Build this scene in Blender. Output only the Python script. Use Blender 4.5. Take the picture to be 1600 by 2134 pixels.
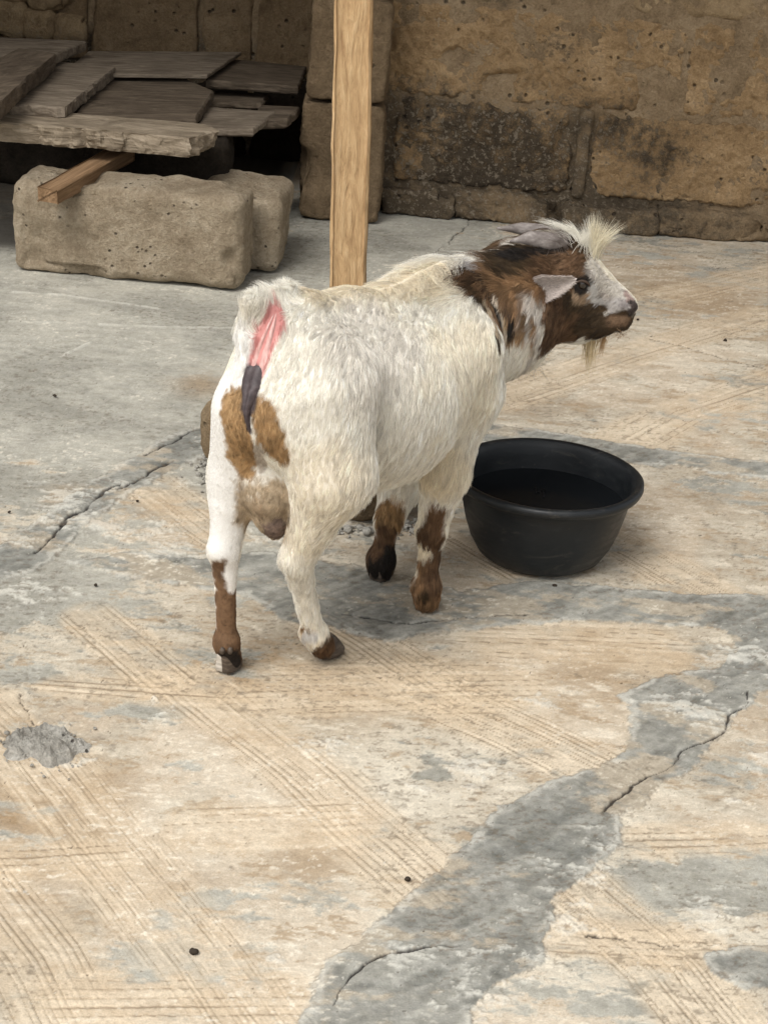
import bpy, bmesh, math, random
import numpy as np
from mathutils import Matrix, Vector
from mathutils.bvhtree import BVHTree
from mathutils.kdtree import KDTree

for o in list(bpy.data.objects):
    bpy.data.objects.remove(o)
scene = bpy.context.scene
COL = scene.collection
rng = np.random.default_rng(7)
random.seed(7)

# ------------------------------------------------------------------ camera
F, W, H, HC = 4100.0, 1600.0, 2134.0, 1.17
TH, ROLL = math.radians(23.7), math.radians(4.5)
FW = np.array([0, math.cos(TH), -math.sin(TH)])
_r = np.array([1.0, 0, 0]); _u = np.array([0, math.sin(TH), math.cos(TH)])
CR = math.cos(ROLL) * _r + math.sin(ROLL) * _u
CU = math.cos(ROLL) * _u - math.sin(ROLL) * _r
CC = np.array([0, 0, HC])
cam = bpy.data.cameras.new('camera'); cam_o = bpy.data.objects.new('camera', cam); COL.objects.link(cam_o)
m = Matrix.Identity(4)
for i in range(3):
    m[i][0], m[i][1], m[i][2], m[i][3] = CR[i], CU[i], -FW[i], CC[i]
cam_o.matrix_world = m
cam.sensor_fit = 'VERTICAL'; cam.sensor_height = 36.0; cam.lens = F / H * 36.0
cam.clip_start = 0.05; cam.clip_end = 500
scene.camera = cam_o

def ray(x, y):
    return FW + CR * (x - W / 2) / F - CU * (y - H / 2) / F
def gp(x, y, z=0.0):                       # the point at height z that the photograph shows at a pixel
    d = ray(x, y); return CC + d * ((z - HC) / d[2])
def at(x, y, Y):                           # the same at depth Y
    d = ray(x, y); return CC + d * (Y / d[1])

# ------------------------------------------------------------------ light: bright overcast, open yard towards the camera
SUN_EL, SUN_AZ = math.radians(54), math.radians(212)     # azimuth of the sun, clockwise from +Y
world = bpy.data.worlds.new('World'); scene.world = world; world.use_nodes = True
nt = world.node_tree; nt.nodes.clear()
sky = nt.nodes.new('ShaderNodeTexSky'); sky.sky_type = 'NISHITA'; sky.sun_disc = False
sky.sun_elevation = SUN_EL; sky.sun_rotation = SUN_AZ; sky.dust_density = 4.0; sky.air_density = 1.0
hs = nt.nodes.new('ShaderNodeHueSaturation'); hs.inputs['Saturation'].default_value = 0.10
bg = nt.nodes.new('ShaderNodeBackground'); bg.inputs['Strength'].default_value = 0.12
wo = nt.nodes.new('ShaderNodeOutputWorld')
nt.links.new(sky.outputs[0], hs.inputs['Color']); nt.links.new(hs.outputs[0], bg.inputs['Color']); nt.links.new(bg.outputs[0], wo.inputs['Surface'])
sun = bpy.data.lights.new('sun', 'SUN'); sun_o = bpy.data.objects.new('sun', sun); COL.objects.link(sun_o)
sun.energy = 1.5; sun.angle = math.radians(28); sun.color = (1.0, 0.965, 0.905)
sd = Vector((math.sin(SUN_AZ) * math.cos(SUN_EL), math.cos(SUN_AZ) * math.cos(SUN_EL), math.sin(SUN_EL)))
sun_o.rotation_euler = sd.to_track_quat('Z', 'Y').to_euler()
vs = scene.view_settings
vs.view_transform = 'Standard'; vs.look = 'None'; vs.gamma = 1.0; vs.use_curve_mapping = False; vs.exposure = 0.52
scene.cycles.use_denoising = True
scene.cycles.max_bounces = 6
scene.cycles_curves.shape = 'RIBBONS'

# ------------------------------------------------------------------ numpy noise
def _hash(ix, iy, iz, seed):
    h = (ix.astype(np.uint32) * np.uint32(374761393) + iy.astype(np.uint32) * np.uint32(668265263)
         + iz.astype(np.uint32) * np.uint32(2147483647) + np.uint32((seed * 974634777 + 12345) & 0xffffffff))
    h = (h ^ (h >> np.uint32(13))) * np.uint32(1274126177)
    h = (h ^ (h >> np.uint32(16))) * np.uint32(2246822519)
    h = h ^ (h >> np.uint32(15))
    return h.astype(np.float32) / np.float32(4294967295.0)
def vnoise(P, seed=0):
    P = np.asarray(P, np.float32)
    f = np.floor(P); i = f.astype(np.int64); w = P - f; w = w * w * (3 - 2 * w)
    r = 0
    for dx in (0, 1):
        wx = w[:, 0] if dx else 1 - w[:, 0]
        for dy in (0, 1):
            wy = w[:, 1] if dy else 1 - w[:, 1]
            for dz in (0, 1):
                wz = w[:, 2] if dz else 1 - w[:, 2]
                r = r + wx * wy * wz * _hash(i[:, 0] + dx, i[:, 1] + dy, i[:, 2] + dz, seed)
    return r
def fbm(P, freq, octv=4, seed=0, gain=0.5):
    P = np.asarray(P, np.float32) * freq + 37.3
    a, s, n = 1.0, 0.0, 0.0
    for k in range(octv):
        s = s + a * vnoise(P * (2.03 ** k), seed + k * 17); n += a; a *= gain
    return s / n                           # 0..1, mean .5
def sstep(a, b, x):
    t = np.clip((x - a) / (b - a), 0, 1); return t * t * (3 - 2 * t)

# ------------------------------------------------------------------ mesh and object helpers
def mesh_np(name, V, Fc):
    me = bpy.data.meshes.new(name)
    V = np.asarray(V, np.float32); Fc = np.asarray(Fc, np.int32)
    me.vertices.add(len(V)); me.vertices.foreach_set('co', V.ravel())
    k = Fc.shape[1]
    me.loops.add(Fc.size); me.loops.foreach_set('vertex_index', Fc.ravel())
    me.polygons.add(len(Fc)); me.polygons.foreach_set('loop_start', np.arange(0, Fc.size, k, dtype=np.int32))
    me.update(calc_edges=True); me.validate()
    return me
def link(name, me, mat=None, parent=None, smooth=True):
    o = bpy.data.objects.new(name, me); COL.objects.link(o)
    if mat: me.materials.append(mat)
    if parent is not None: o.parent = parent
    if smooth and hasattr(me, 'polygons'):
        me.polygons.foreach_set('use_smooth', np.ones(len(me.polygons), bool))
    return o
def tag(o, label=None, cat=None, group=None, kind=None):
    if label: o['label'] = label
    if cat: o['category'] = cat
    if group: o['group'] = group
    if kind: o['kind'] = kind
    return o
def empty(name, loc=(0, 0, 0), rz=0.0):
    o = bpy.data.objects.new(name, None); COL.objects.link(o); o.location = loc; o.rotation_euler = (0, 0, rz)
    o.empty_display_size = 0.1
    return o
def attr(me, name, vals):
    a = me.attributes.new(name, 'FLOAT', 'POINT'); a.data.foreach_set('value', np.asarray(vals, np.float32))
def attr_col(me, name, vals):
    a = me.attributes.new(name, 'FLOAT_COLOR', 'POINT')
    c = np.ones((len(vals), 4), np.float32); c[:, :3] = vals; a.data.foreach_set('color', c.ravel())
def vnormals(V, Fc):
    n = np.zeros_like(V)
    for a, b, c in ((0, 1, 2),) if Fc.shape[1] == 3 else ((0, 1, 2), (0, 2, 3)):
        fn = np.cross(V[Fc[:, b]] - V[Fc[:, a]], V[Fc[:, c]] - V[Fc[:, a]])
        for k in (a, b, c): np.add.at(n, Fc[:, k], fn)
    return n / (np.linalg.norm(n, axis=1, keepdims=True) + 1e-12)
def rough_box(size, step=0.008, rad=0.015, amp=0.006, freq=14, seed=0, fine=0.0015, chip=0.0):
    """A worn block: a rounded box, its skin pushed in and out by noise. Centred on x and y, bottom at z = 0."""
    h = np.asarray(size, float) / 2
    n = [max(2, int(round(2 * h[i] / step))) for i in range(3)]
    vs_, fs_, base = [], [], 0
    for ax in range(3):
        a, b = (ax + 1) % 3, (ax + 2) % 3
        for sg in (-1, 1):
            ga, gb = np.linspace(-h[a], h[a], n[a] + 1), np.linspace(-h[b], h[b], n[b] + 1)
            A, B = np.meshgrid(ga, gb, indexing='ij')
            p = np.zeros(A.shape + (3,)); p[..., ax] = sg * h[ax]; p[..., a] = A; p[..., b] = B
            idx = np.arange(A.size).reshape(A.shape) + base
            q = np.stack([idx[:-1, :-1], idx[1:, :-1], idx[1:, 1:], idx[:-1, 1:]], -1).reshape(-1, 4)
            if sg < 0: q = q[:, ::-1]
            vs_.append(p.reshape(-1, 3)); fs_.append(q); base += A.size
    V = np.concatenate(vs_); Fc = np.concatenate(fs_)
    key = np.round(V * 1e5).astype(np.int64)
    _, first, inv = np.unique(key, axis=0, return_index=True, return_inverse=True)
    V = V[first]; Fc = inv.reshape(-1)[Fc]
    r = min(rad, h.min() * 0.9)
    c = np.clip(V, -(h - r), h - r); d = V - c
    V = c + d / (np.linalg.norm(d, axis=1, keepdims=True) + 1e-9) * r
    N = vnormals(V, Fc)
    q = V + seed * 3.17
    disp = (fbm(q, freq, 4, seed) - 0.5) * 2 * amp + (fbm(q, freq * 6, 2, seed + 5) - 0.5) * 2 * fine
    if chip:
        disp -= chip * sstep(0.60, 0.75, fbm(q, 9, 2, seed + 9)) * (np.abs(V) / h > 0.75).sum(1).clip(0, 2) / 2
    V = V + N * disp[:, None]
    V[:, 2] += h[2]
    V[:, 2] = np.maximum(V[:, 2], 0.0005)
    return V, Fc

# ------------------------------------------------------------------ node helpers
class NB:
    def __init__(s, name):
        s.mat = bpy.data.materials.new(name); s.mat.use_nodes = True; s.t = s.mat.node_tree; s.t.nodes.clear()
        s.out = s.t.nodes.new('ShaderNodeOutputMaterial'); s.b = s.t.nodes.new('ShaderNodeBsdfPrincipled')
        s.t.links.new(s.b.outputs[0], s.out.inputs['Surface'])
    def n(s, typ, **kw):
        x = s.t.nodes.new(typ)
        for k, v in kw.items(): setattr(x, k, v)
        return x
    def set(s, sock, v):
        if isinstance(v, bpy.types.NodeSocket): s.t.links.new(v, sock)
        else: sock.default_value = v
    def coord(s, kind='Object'): return s.n('ShaderNodeTexCoord').outputs[kind]
    def attr(s, name, out='Fac'): return s.n('ShaderNodeAttribute', attribute_name=name).outputs[out]
    def mapv(s, v, scale=(1, 1, 1), rot=(0, 0, 0), loc=(0, 0, 0)):
        x = s.n('ShaderNodeMapping'); s.set(x.inputs[0], v)
        x.inputs['Location'].default_value = loc; x.inputs['Rotation'].default_value = rot; x.inputs['Scale'].default_value = scale
        return x.outputs[0]
    def noise(s, v, scale, detail=4, rough=0.55, dist=0.0, out=0):
        x = s.n('ShaderNodeTexNoise'); s.set(x.inputs['Vector'], v); x.inputs['Scale'].default_value = scale
        x.inputs['Detail'].default_value = detail; x.inputs['Roughness'].default_value = rough; x.inputs['Distortion'].default_value = dist
        return x.outputs[out]
    def voro(s, v, scale, feature='F1', rnd=1.0):
        x = s.n('ShaderNodeTexVoronoi', feature=feature); s.set(x.inputs['Vector'], v); x.inputs['Scale'].default_value = scale
        x.inputs['Randomness'].default_value = rnd
        return x.outputs['Distance']
    def math(s, op, a, b=0.0, c=None, clamp=False):
        x = s.n('ShaderNodeMath', operation=op, use_clamp=clamp); s.set(x.inputs[0], a); s.set(x.inputs[1], b)
        if c is not None: s.set(x.inputs[2], c)
        return x.outputs[0]
    def step(s, v, a, b, lo=0.0, hi=1.0):
        x = s.n('ShaderNodeMapRange', interpolation_type='SMOOTHSTEP'); s.set(x.inputs['Value'], v)
        x.inputs['From Min'].default_value = a; x.inputs['From Max'].default_value = b
        x.inputs['To Min'].default_value = lo; x.inputs['To Max'].default_value = hi
        return x.outputs[0]
    def ramp(s, v, stops):
        x = s.n('ShaderNodeValToRGB'); s.set(x.inputs[0], v); e = x.color_ramp.elements
        while len(e) < len(stops): e.new(0.5)
        for k, (p, c) in enumerate(stops): e[k].position = p; e[k].color = (*c, 1)
        return x.outputs[0]
    def mix(s, f, a, b, mode='MIX'):
        x = s.n('ShaderNodeMix', data_type='RGBA', blend_type=mode); s.set(x.inputs[0], f)
        s.set(x.inputs[6], (*a, 1) if isinstance(a, tuple) else a); s.set(x.inputs[7], (*b, 1) if isinstance(b, tuple) else b)
        return x.outputs[2]
    def bump(s, h, strength=0.5, dist=0.005, normal=None):
        x = s.n('ShaderNodeBump'); s.set(x.inputs['Height'], h); x.inputs['Strength'].default_value = strength; x.inputs['Distance'].default_value = dist
        if normal is not None: s.set(x.inputs['Normal'], normal)
        return x.outputs[0]
    def done(s, col, rough=0.9, normal=None, spec=0.25):
        s.set(s.b.inputs['Base Color'], (*col, 1) if isinstance(col, tuple) else col); s.set(s.b.inputs['Roughness'], rough)
        s.b.inputs['Specular IOR Level'].default_value = spec
        if normal is not None: s.set(s.b.inputs['Normal'], normal)
        return s.mat

# ------------------------------------------------------------------ the concrete floor: regions read off the photograph as outlines on the ground plane
def gpoly(pts): return np.array([gp(x, y)[:2] for x, y in pts])
def poly_sd(P, poly):                      # signed distance, negative inside
    d = np.full(len(P), 1e9, np.float32); ins = np.zeros(len(P), bool)
    n = len(poly)
    for i in range(n):
        a, b = poly[i], poly[(i + 1) % n]
        e = b - a; w = P - a
        t = np.clip((w @ e) / (e @ e + 1e-12), 0, 1)
        d = np.minimum(d, np.linalg.norm(w - t[:, None] * e, axis=1))
        c = ((a[1] > P[:, 1]) != (b[1] > P[:, 1])) & (P[:, 0] < (b[0] - a[0]) * (P[:, 1] - a[1]) / (b[1] - a[1] + 1e-12) + a[0])
        ins ^= c
    return np.where(ins, -d, d)
def line_d(P, pts):
    d = np.full(len(P), 1e9, np.float32)
    for a, b in zip(pts[:-1], pts[1:]):
        e = b - a; w = P - a; t = np.clip((w @ e) / (e @ e + 1e-12), 0, 1)
        d = np.minimum(d, np.linalg.norm(w - t[:, None] * e, axis=1))
    return d
MORTAR = [
    [(640, 2095), (690, 1995), (760, 1950), (850, 1890), (945, 1805), (1000, 1762), (1060, 1690), (1150, 1640), (1230, 1610), (1290, 1585), (1312, 1540), (1320, 1470), (1290, 1452), (1400, 1412),
     (1500, 1395), (1545, 1360), (1530, 1325), (1500, 1300), (1680, 1300), (1680, 1400), (1580, 1440), (1520, 1510), (1450, 1580), (1370, 1640), (1340, 1680), (1285, 1690), (1270, 1745), (1220, 1790),
     (1150, 1890), (1125, 1960), (1100, 2030), (1020, 2060), (980, 2110), (960, 2200), (600, 2200)],
    [(960, 1230), (1100, 1214), (1250, 1226), (1400, 1240), (1700, 1246), (1700, 1345), (1560, 1330), (1480, 1302), (1350, 1300), (1200, 1290), (1050, 1302), (930, 1318), (800, 1330), (700, 1300), (600, 1290),
     (520, 1235), (400, 1225), (260, 1200), (150, 1170), (260, 1150), (420, 1165), (560, 1150), (700, 1180), (840, 1200)],
    [(-40, 1170), (60, 1105), (130, 1058), (200, 1008), (270, 958), (330, 925), (400, 895), (440, 880), (460, 930), (380, 965), (300, 1005), (230, 1045), (180, 1085), (140, 1130), (60, 1185), (-40, 1215)],
    [(960, 878), (1100, 895), (1290, 928), (1400, 943), (1700, 972), (1700, 1003), (1500, 984), (1400, 966), (1320, 962), (1100, 935), (960, 915)],
    [(1500, 2005), (1560, 1985), (1680, 1978), (1680, 2040), (1560, 2050), (1500, 2030)],
]
CRACKS = [
    [(985, 440), (965, 478), (925, 508), (890, 535), (868, 560), (845, 600)],
    [(1255, 1695), (1330, 1632), (1400, 1592), (1440, 1560), (1500, 1532), (1540, 1480), (1560, 1440)],
    [(688, 2090), (700, 2060), (740, 2032), (800, 1996), (880, 1985), (960, 1975)],
    [(300, 948), (320, 938), (355, 920), (395, 898), (430, 888)],
    [(60, 1150), (130, 1095), (200, 1040), (240, 1010)],
    [(240, 1020), (300, 990), (350, 965)],
    [(700, 1275), (790, 1290), (860, 1300), (960, 1285), (1100, 1282)],
    [(840, 1625), (920, 1630), (1020, 1642)],
    [(1350, 705), (1420, 720), (1500, 745), (1600, 770)],
    [(20, 1440), (45, 1470), (78, 1512)],
    [(1220, 1950), (1290, 1960), (1420, 1975)],
]
RIDGES = [[(30, 606), (120, 612), (220, 626), (330, 643)], [(20, 668), (130, 671)], [(210, 675), (330, 681), (500, 683)], [(130, 742), (190, 713)]]
# worked-in comb strokes: centre line, half width in metres, set (A, B, C are three stroke directions)
COMB = [
    ('A', [(90, 1600), (420, 2000), (560, 2200)], 0.060), ('A', [(390, 1430), (620, 1610), (880, 1850)], 0.052), ('A', [(-30, 1830), (90, 1990), (200, 2200)], 0.050),
    ('A', [(940, 1460), (1120, 1540), (1280, 1625)], 0.05), ('A', [(1230, 1880), (1390, 2020), (1520, 2180)], 0.045), ('A', [(-40, 1450), (60, 1540)], 0.03),
    ('A', [(690, 1290), (800, 1360), (900, 1430)], 0.045), ('A', [(200, 1290), (330, 1400)], 0.04), ('A', [(1200, 1080), (1330, 1150), (1480, 1240)], 0.05), ('A', [(330, 1020), (450, 1110)], 0.05), ('A', [(930, 1120), (1050, 1190)], 0.03),
    ('B', [(430, 1730), (690, 1720)], 0.050), ('B', [(0, 1800), (200, 1790)], 0.045), ('B', [(200, 2080), (560, 2075)], 0.05), ('B', [(150, 1430), (420, 1450)], 0.03), ('B', [(620, 1440), (1050, 1430)], 0.06),
    ('B', [(1380, 1750), (1560, 1740)], 0.03), ('B', [(1050, 1340), (1350, 1350)], 0.06), ('B', [(1180, 1955), (1420, 1965)], 0.03),
    ('C', [(1030, 835), (1250, 760), (1600, 650)], 0.05), ('C', [(1290, 935), (1420, 860), (1640, 790)], 0.055), ('C', [(1380, 620), (1640, 560)], 0.06),
]
WARM = [  # soft patches that are tan (+) or grey (-): centre pixel, radius m, strength
    (180, 760, 0.38, -1.0), (330, 900, 0.22, -0.6), (60, 950, 0.22, -0.5), (720, 540, 0.30, -0.9), (120, 1180, 0.13, -0.7), (250, 620, 0.4, -0.9), (860, 480, 0.3, -0.8), (40, 560, 0.3, -0.9),
    (550, 1700, 0.16, 0.5), (300, 1800, 0.15, 0.5), (980, 1550, 0.10, 0.45), (1100, 800, 0.25, 0.5), (1450, 700, 0.35, 0.5), (650, 1430, 0.14, 0.45), (1200, 1400, 0.14, 0.5), (1450, 1150, 0.2, 0.35),
    (480, 1680, 0.05, -0.55), (900, 1560, 0.085, -0.5), (640, 1880, 0.075, -0.75), (330, 1930, 0.07, -0.55), (1500, 1850, 0.10, -0.55), (1050, 680, 0.12, -0.4), (330, 1480, 0.04, -0.7), (400, 1600, 0.035, -0.6), (1350, 660, 0.1, -0.4), (1420, 730, 0.1, -0.3), (1250, 1130, 0.1, -0.2),
    (60, 1250, 0.08, -0.5), (80, 1400, 0.07, -0.6), (200, 1700, 0.04, 0.2),
]
LIGHTP = [(92, 1560, 0.06), (150, 1580, .03), (200, 1100, 0.06), (350, 1150, 0.05), (90, 1090, 0.05), (400, 1010, 0.05), (60, 1230, 0.06), (420, 930, 0.03), (700, 1560, .05), (980, 1600, .05), (1230, 1830, 0.05), (1170, 1920, 0.05), (1090, 2030, 0.06), (1010, 2090, 0.05), (1270, 1760, 0.03), (860, 1650, 0.045), (1590, 1580, 0.04), (1530, 1680, 0.02), (330, 1490, 0.035), (840, 1990, 0.04),
          (1440, 1480, 0.06), (1540, 1370, 0.07), (1110, 1460, 0.03), (580, 2000, 0.012), (310, 1110, 0.07), (120, 1040, 0.07), (230, 1010, 0.05), (560, 1120, 0.05), (640, 1110, 0.06), (730, 1105, 0.05), (810, 1090, 0.05), (870, 1080, 0.03), (40, 1130, 0.035), (1480, 1900, 0.05)]
STAIN = [(700, 1440, 0.09), (950, 1430, 0.09), (1250, 1390, 0.10), (1400, 1390, 0.06), (500, 1440, 0.05), (80, 1740, 0.05), (200, 1640, 0.04), (30, 1690, 0.05), (650, 1790, 0.05), (1130, 1850, 0.03), (1450, 620, 0.15), (1150, 640, 0.12), (330, 1060, 0.04), (130, 1030, 0.03), (420, 800, 0.05)]

def build_floor():
    ys = [-14, -8, -4, -2, -0.5, 0.5, 1.0, 1.3]; y = 1.37
    while y < 4.50:
        ys.append(y); y += 0.0018 + 0.00145 * (y - 1.37)
    ys += [4.6, 4.7, 4.9, 5.5, 7, 12]
    ys = np.array(ys)
    wdt = np.clip(0.245 * ys + 0.10, 0.42, 1.20)
    side_u = np.concatenate([np.linspace(1.004, 1.9, 120), [2.3, 3, 6, 14]])
    u = np.concatenate([-side_u[::-1], np.linspace(-1, 1, 900), side_u])
    X = u[None, :] * wdt[:, None]; Y = np.repeat(ys[:, None], len(u), 1)
    P = np.stack([X.ravel(), Y.ravel()], 1).astype(np.float32); N_ = len(P)
    P3 = np.concatenate([P, np.zeros((N_, 1), np.float32)], 1)
    def C(r, g, b): return np.array([r, g, b], np.float32)
    def lay(col, c, f): col += (c - col) * f[:, None]
    n1 = fbm(P3, 7, 3, 1); n2 = fbm(P3, 28, 3, 2); n3 = fbm(P3, 3, 2, 3); n4 = fbm(P3, 95, 3, 4, 0.6); n5 = fbm(P3, 330, 2, 5)
    wp = P3.copy(); wp[:, 0] += (n1 - 0.5) * 0.03 + (n2 - .5) * 0.012; wp[:, 1] += (n2 - 0.5) * 0.012 + (n4 - .5) * 0.008
    a1 = fbm(wp * np.array([0.8, 1.5, 1], np.float32), 11, 6, 11, 0.68)          # flaky sheets
    a2 = fbm(wp * np.array([0.7, 1.7, 1], np.float32), 34, 5, 12, 0.72)         # small flakes
    a3 = fbm(wp, 75, 4, 13, 0.75)
    # base tan slurry
    t = sstep(0.30, 0.70, 0.6 * a1 + 0.4 * n3)
    col = C(.365, .308, .232) * (1 - t)[:, None] + C(.54, .488, .395) * t[:, None]
    lay(col, C(.50, .395, .285), 0.35 * sstep(0.50, 0.62, n1))                   # orange film
    lay(col, C(.33, .245, .155), 0.60 * sstep(0.56, 0.68, a2))
    lay(col, C(.65, .585, .475), 0.45 * sstep(0.55, 0.66, 1 - a2))
    # smooth grey concrete where the slurry has worn away
    warm = np.full(N_, 0.56, np.float32) - .12 * sstep(2.6, 3.6, P[:, 1])
    for x, yy, r, s in WARM:
        c = gp(x, yy)[:2]; warm += s * np.exp(-((P - c) ** 2).sum(1) / (r * r))
    gw = warm + (a1 - 0.5) * 2.7 + (a2 - 0.5) * 1.3
    gm = sstep(0.42, 0.16, gw)
    t = sstep(0.32, 0.68, 0.5 * a2 + 0.5 * n1)
    grey = C(.285, .270, .228) * (1 - t)[:, None] + C(.43, .410, .350) * t[:, None]
    grey += (a3 - 0.5)[:, None] * 0.13
    col += (grey - col) * (gm * 0.9)[:, None]
    lay(col, C(.62, .57, .47), 0.3 * np.exp(-((gw - 0.30) / 0.04) ** 2) * sstep(.45, .55, n2))          # pale lips of the flakes
    lay(col, C(.22, .175, .125), 0.35 * np.exp(-((gw - 0.40) / 0.02) ** 2) * sstep(.5, .56, n4))
    # brown dirt
    st = np.zeros(N_, np.float32)
    for x, yy, r in STAIN:
        c = gp(x, yy)[:2]; q = P - c; q[:, 1] *= 0.8; st = np.maximum(st, np.exp(-(q ** 2).sum(1) / (r * r)))
    lay(col, C(.29, .205, .12), 0.62 * st * sstep(0.40, 0.56, 0.5 * a1 + 0.5 * a2 + 0.08 * st))
    lay(col, C(.17, .135, .095), 0.45 * sstep(0.64, 0.72, a3) * sstep(0.45, 0.6, n2))
    Z = (n3 - 0.5) * 0.006 + (n2 - 0.5) * 0.0018 + (n4 - 0.5) * 0.0007 - gm * 0.0007
    # comb strokes, each with lines that follow its own run
    for si, (k, pts, hw) in enumerate(COMB):
        pl = gpoly(pts); lo, hi = pl.min(0) - hw * 1.6, pl.max(0) + hw * 1.6
        ix = np.where((P > lo).all(1) & (P < hi).all(1))[0]
        if not len(ix): continue
        Q = P[ix]; best = np.full(len(ix), 1e9, np.float32); sgn = np.zeros(len(ix), np.float32); along = np.zeros(len(ix), np.float32); L0 = 0.0
        for si2, (a, b) in enumerate(zip(pl[:-1], pl[1:])):
            e = b - a; L = np.linalg.norm(e); e = e / L; w_ = Q - a; tt = w_ @ e; cr = w_[:, 1] * e[0] - w_[:, 0] * e[1]
            d = np.hypot(cr, np.maximum(np.maximum(-tt, tt - L), 0)); mk = d < best
            best[mk] = d[mk]; sgn[mk] = cr[mk]; along[mk] = L0 + tt[mk]; L0 += L
        edge = 1 - sstep(hw * 0.8, hw * 1.35, best + (n1[ix] - 0.5) * 0.06 + (n2[ix] - .5) * 0.03)
        ac = sgn + (n1[ix] - 0.5) * 0.010
        ac = sgn + (n1[ix] - 0.5) * 0.012 + (n2[ix] - .5) * 0.002
        per = (0.0058 + 0.0009 * (si % 3) if pl[:, 1].mean() < 1.85 else 0.0092) if k == 'A' else 0.0135
        ph = ac / per; row = np.floor(ph); fr = np.abs(ph - row - 0.5) * 2
        pr = vnoise(np.stack([row * 3.7, along * 7 + row * 1.3, np.full(len(ix), si * 7.3)], 1), 21) + 0.5 * (vnoise(np.stack([row * 5.1, row * 0, np.full(len(ix), si * 2.3)], 1), 25) - .5)
        fn = vnoise(np.stack([ac * (330 if k == 'A' else 130), along * 14, np.full(len(ix), si * 3.3)], 1), 22)
        groove = sstep(0.50, 0.97, fr) if k == 'A' else sstep(0.60, 0.98, fr) * .75
        groove = groove * sstep(0.36, 0.74, pr)
        l = 0.5 - 0.5 * groove + 0.35 * (fn - .5)
        mk = edge * sstep(0.33, 0.52, 0.5 * n2[ix] + 0.5 * a1[ix] + 0.05)
        c_ = col[ix]
        c_ += (C(.53, .425, .30) - c_) * (mk * 0.5)[:, None]
        c_ += (C(.215, .165, .11) - c_) * (mk * 0.72 * sstep(0.42, 0.06, l))[:, None]
        c_ += (C(.65, .56, .43) - c_) * (mk * 0.45 * sstep(0.50, 0.66, l))[:, None]
        col[ix] = c_; Z[ix] += (l - 0.5) * 0.0020 * mk
    # grey repair mortar
    mort = np.full(N_, 1.0, np.float32)
    for poly in MORTAR: mort = np.minimum(mort, poly_sd(P, gpoly(poly)))
    mort = mort - 0.004 + (n1 - 0.5) * 0.030 + (n2 - 0.5) * 0.022 + (a3 - 0.5) * 0.016
    mi = sstep(0.0012, -0.0012, mort)
    ca, sa = math.cos(0.78), math.sin(0.78)
    T = np.stack([(P[:, 0] * ca + P[:, 1] * sa) * 13, (-P[:, 0] * sa + P[:, 1] * ca) * 75, P[:, 0] * 0], 1)
    tro = 0.6 * vnoise(T + n2[:, None] * 1.5, 31) + 0.4 * vnoise(T * 2.3 + n2[:, None] * 2, 32)
    t = sstep(0.25, 0.75, 0.45 * tro + 0.35 * a2 + 0.2 * n1)
    mc = C(.195, .185, .158) * (1 - t)[:, None] + C(.345, .330, .285) * t[:, None]
    mc += (n4 - 0.5)[:, None] * 0.10
    mc += (C(.43, .36, .265) - mc) * (0.6 * sstep(0.53, 0.62, a1))[:, None]
    col += (mc - col) * (mi * 0.94)[:, None]
    lay(col, C(.16, .14, .11), 0.55 * np.exp(-((mort - 0.0012) / 0.0016) ** 2) * sstep(.46, .56, n4))
    lay(col, C(.56, .53, .46), 0.5 * np.exp(-((mort + 0.005) / 0.005) ** 2) * sstep(.46, .56, 1 - n2))
    Z += mi * (0.0016 + (a2 - 0.5) * 0.0016 + (tro - .5) * .0022)
    # lime-white scuffs
    lp = np.zeros(N_, np.float32)
    for x, yy, r in LIGHTP:
        c = gp(x, yy)[:2]; lp = np.maximum(lp, np.exp(-((P - c) ** 2).sum(1) / (r * r * 1.2)))
    lw = sstep(0.52, 0.80, lp * 0.62 + (a2 - 0.5) * 2.2 + (a3 - .5) * 1.1) * sstep(0.04, 0.3, lp)
    lay(col, C(.60, .575, .505), 0.50 * lw); Z += lw * 0.0012
    ridge = np.full(N_, 1.0, np.float32)
    for c in RIDGES: ridge = np.minimum(ridge, line_d(P, gpoly(c)) + (n2 - 0.5) * 0.010 + (n4 - .5) * 0.006)
    rg = sstep(0.0055, 0.001, ridge); lay(col, C(.55, .525, .46), 0.6 * rg); Z += rg * 0.002
    # cracks, pin holes, scattered specks
    wq = np.stack([P[:, 0] + (n2 - 0.5) * 0.030 + (n4 - .5) * 0.010, P[:, 1] + (n4 - 0.5) * 0.012 + (n1 - .5) * .02], 1)
    crack = np.full(N_, 1.0, np.float32)
    for c in CRACKS: crack = np.minimum(crack, line_d(wq, gpoly(c)))
    wid = 0.0008 + 0.0022 * sstep(0.35, 0.65, n2)
    wid = wid + .0022 * sstep(-.05, -.12, P[:, 0]) * sstep(2.3, 2.4, P[:, 1]) * sstep(3.2, 3.0, P[:, 1])
    cm = sstep(1.0, 0.35, crack / wid) * sstep(0.30, 0.40, n1); lay(col, C(.075, .062, .048), 0.85 * cm); Z -= cm * 0.0025
    Z -= sstep(0.016, 0.0, crack) * 0.0012
    pit = sstep(0.73, 0.78, n5 * 0.6 + n4 * 0.4) ; lay(col, C(.09, .07, .05), 0.8 * pit); Z -= pit * 0.001
    lay(col, C(.66, .62, .54), 0.6 * sstep(0.27, 0.22, n5 * 0.6 + n4 * 0.4))
    fk = fbm(wp * np.array([0.8, 1.6, 1], np.float32), 150, 3, 41, 0.65)
    lay(col, C(.67, .62, .52), 0.55 * sstep(0.59, 0.70, fk) * sstep(.50, .66, .5 * n1 + .5 * a1)); lay(col, C(.20, .16, .115), 0.48 * sstep(0.41, 0.32, fk) * sstep(.44, .56, 1 - n1))
    col *= (0.70 + 0.60 * (0.35 * n5 + 0.35 * n4 + .3 * fk))[:, None]
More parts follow.
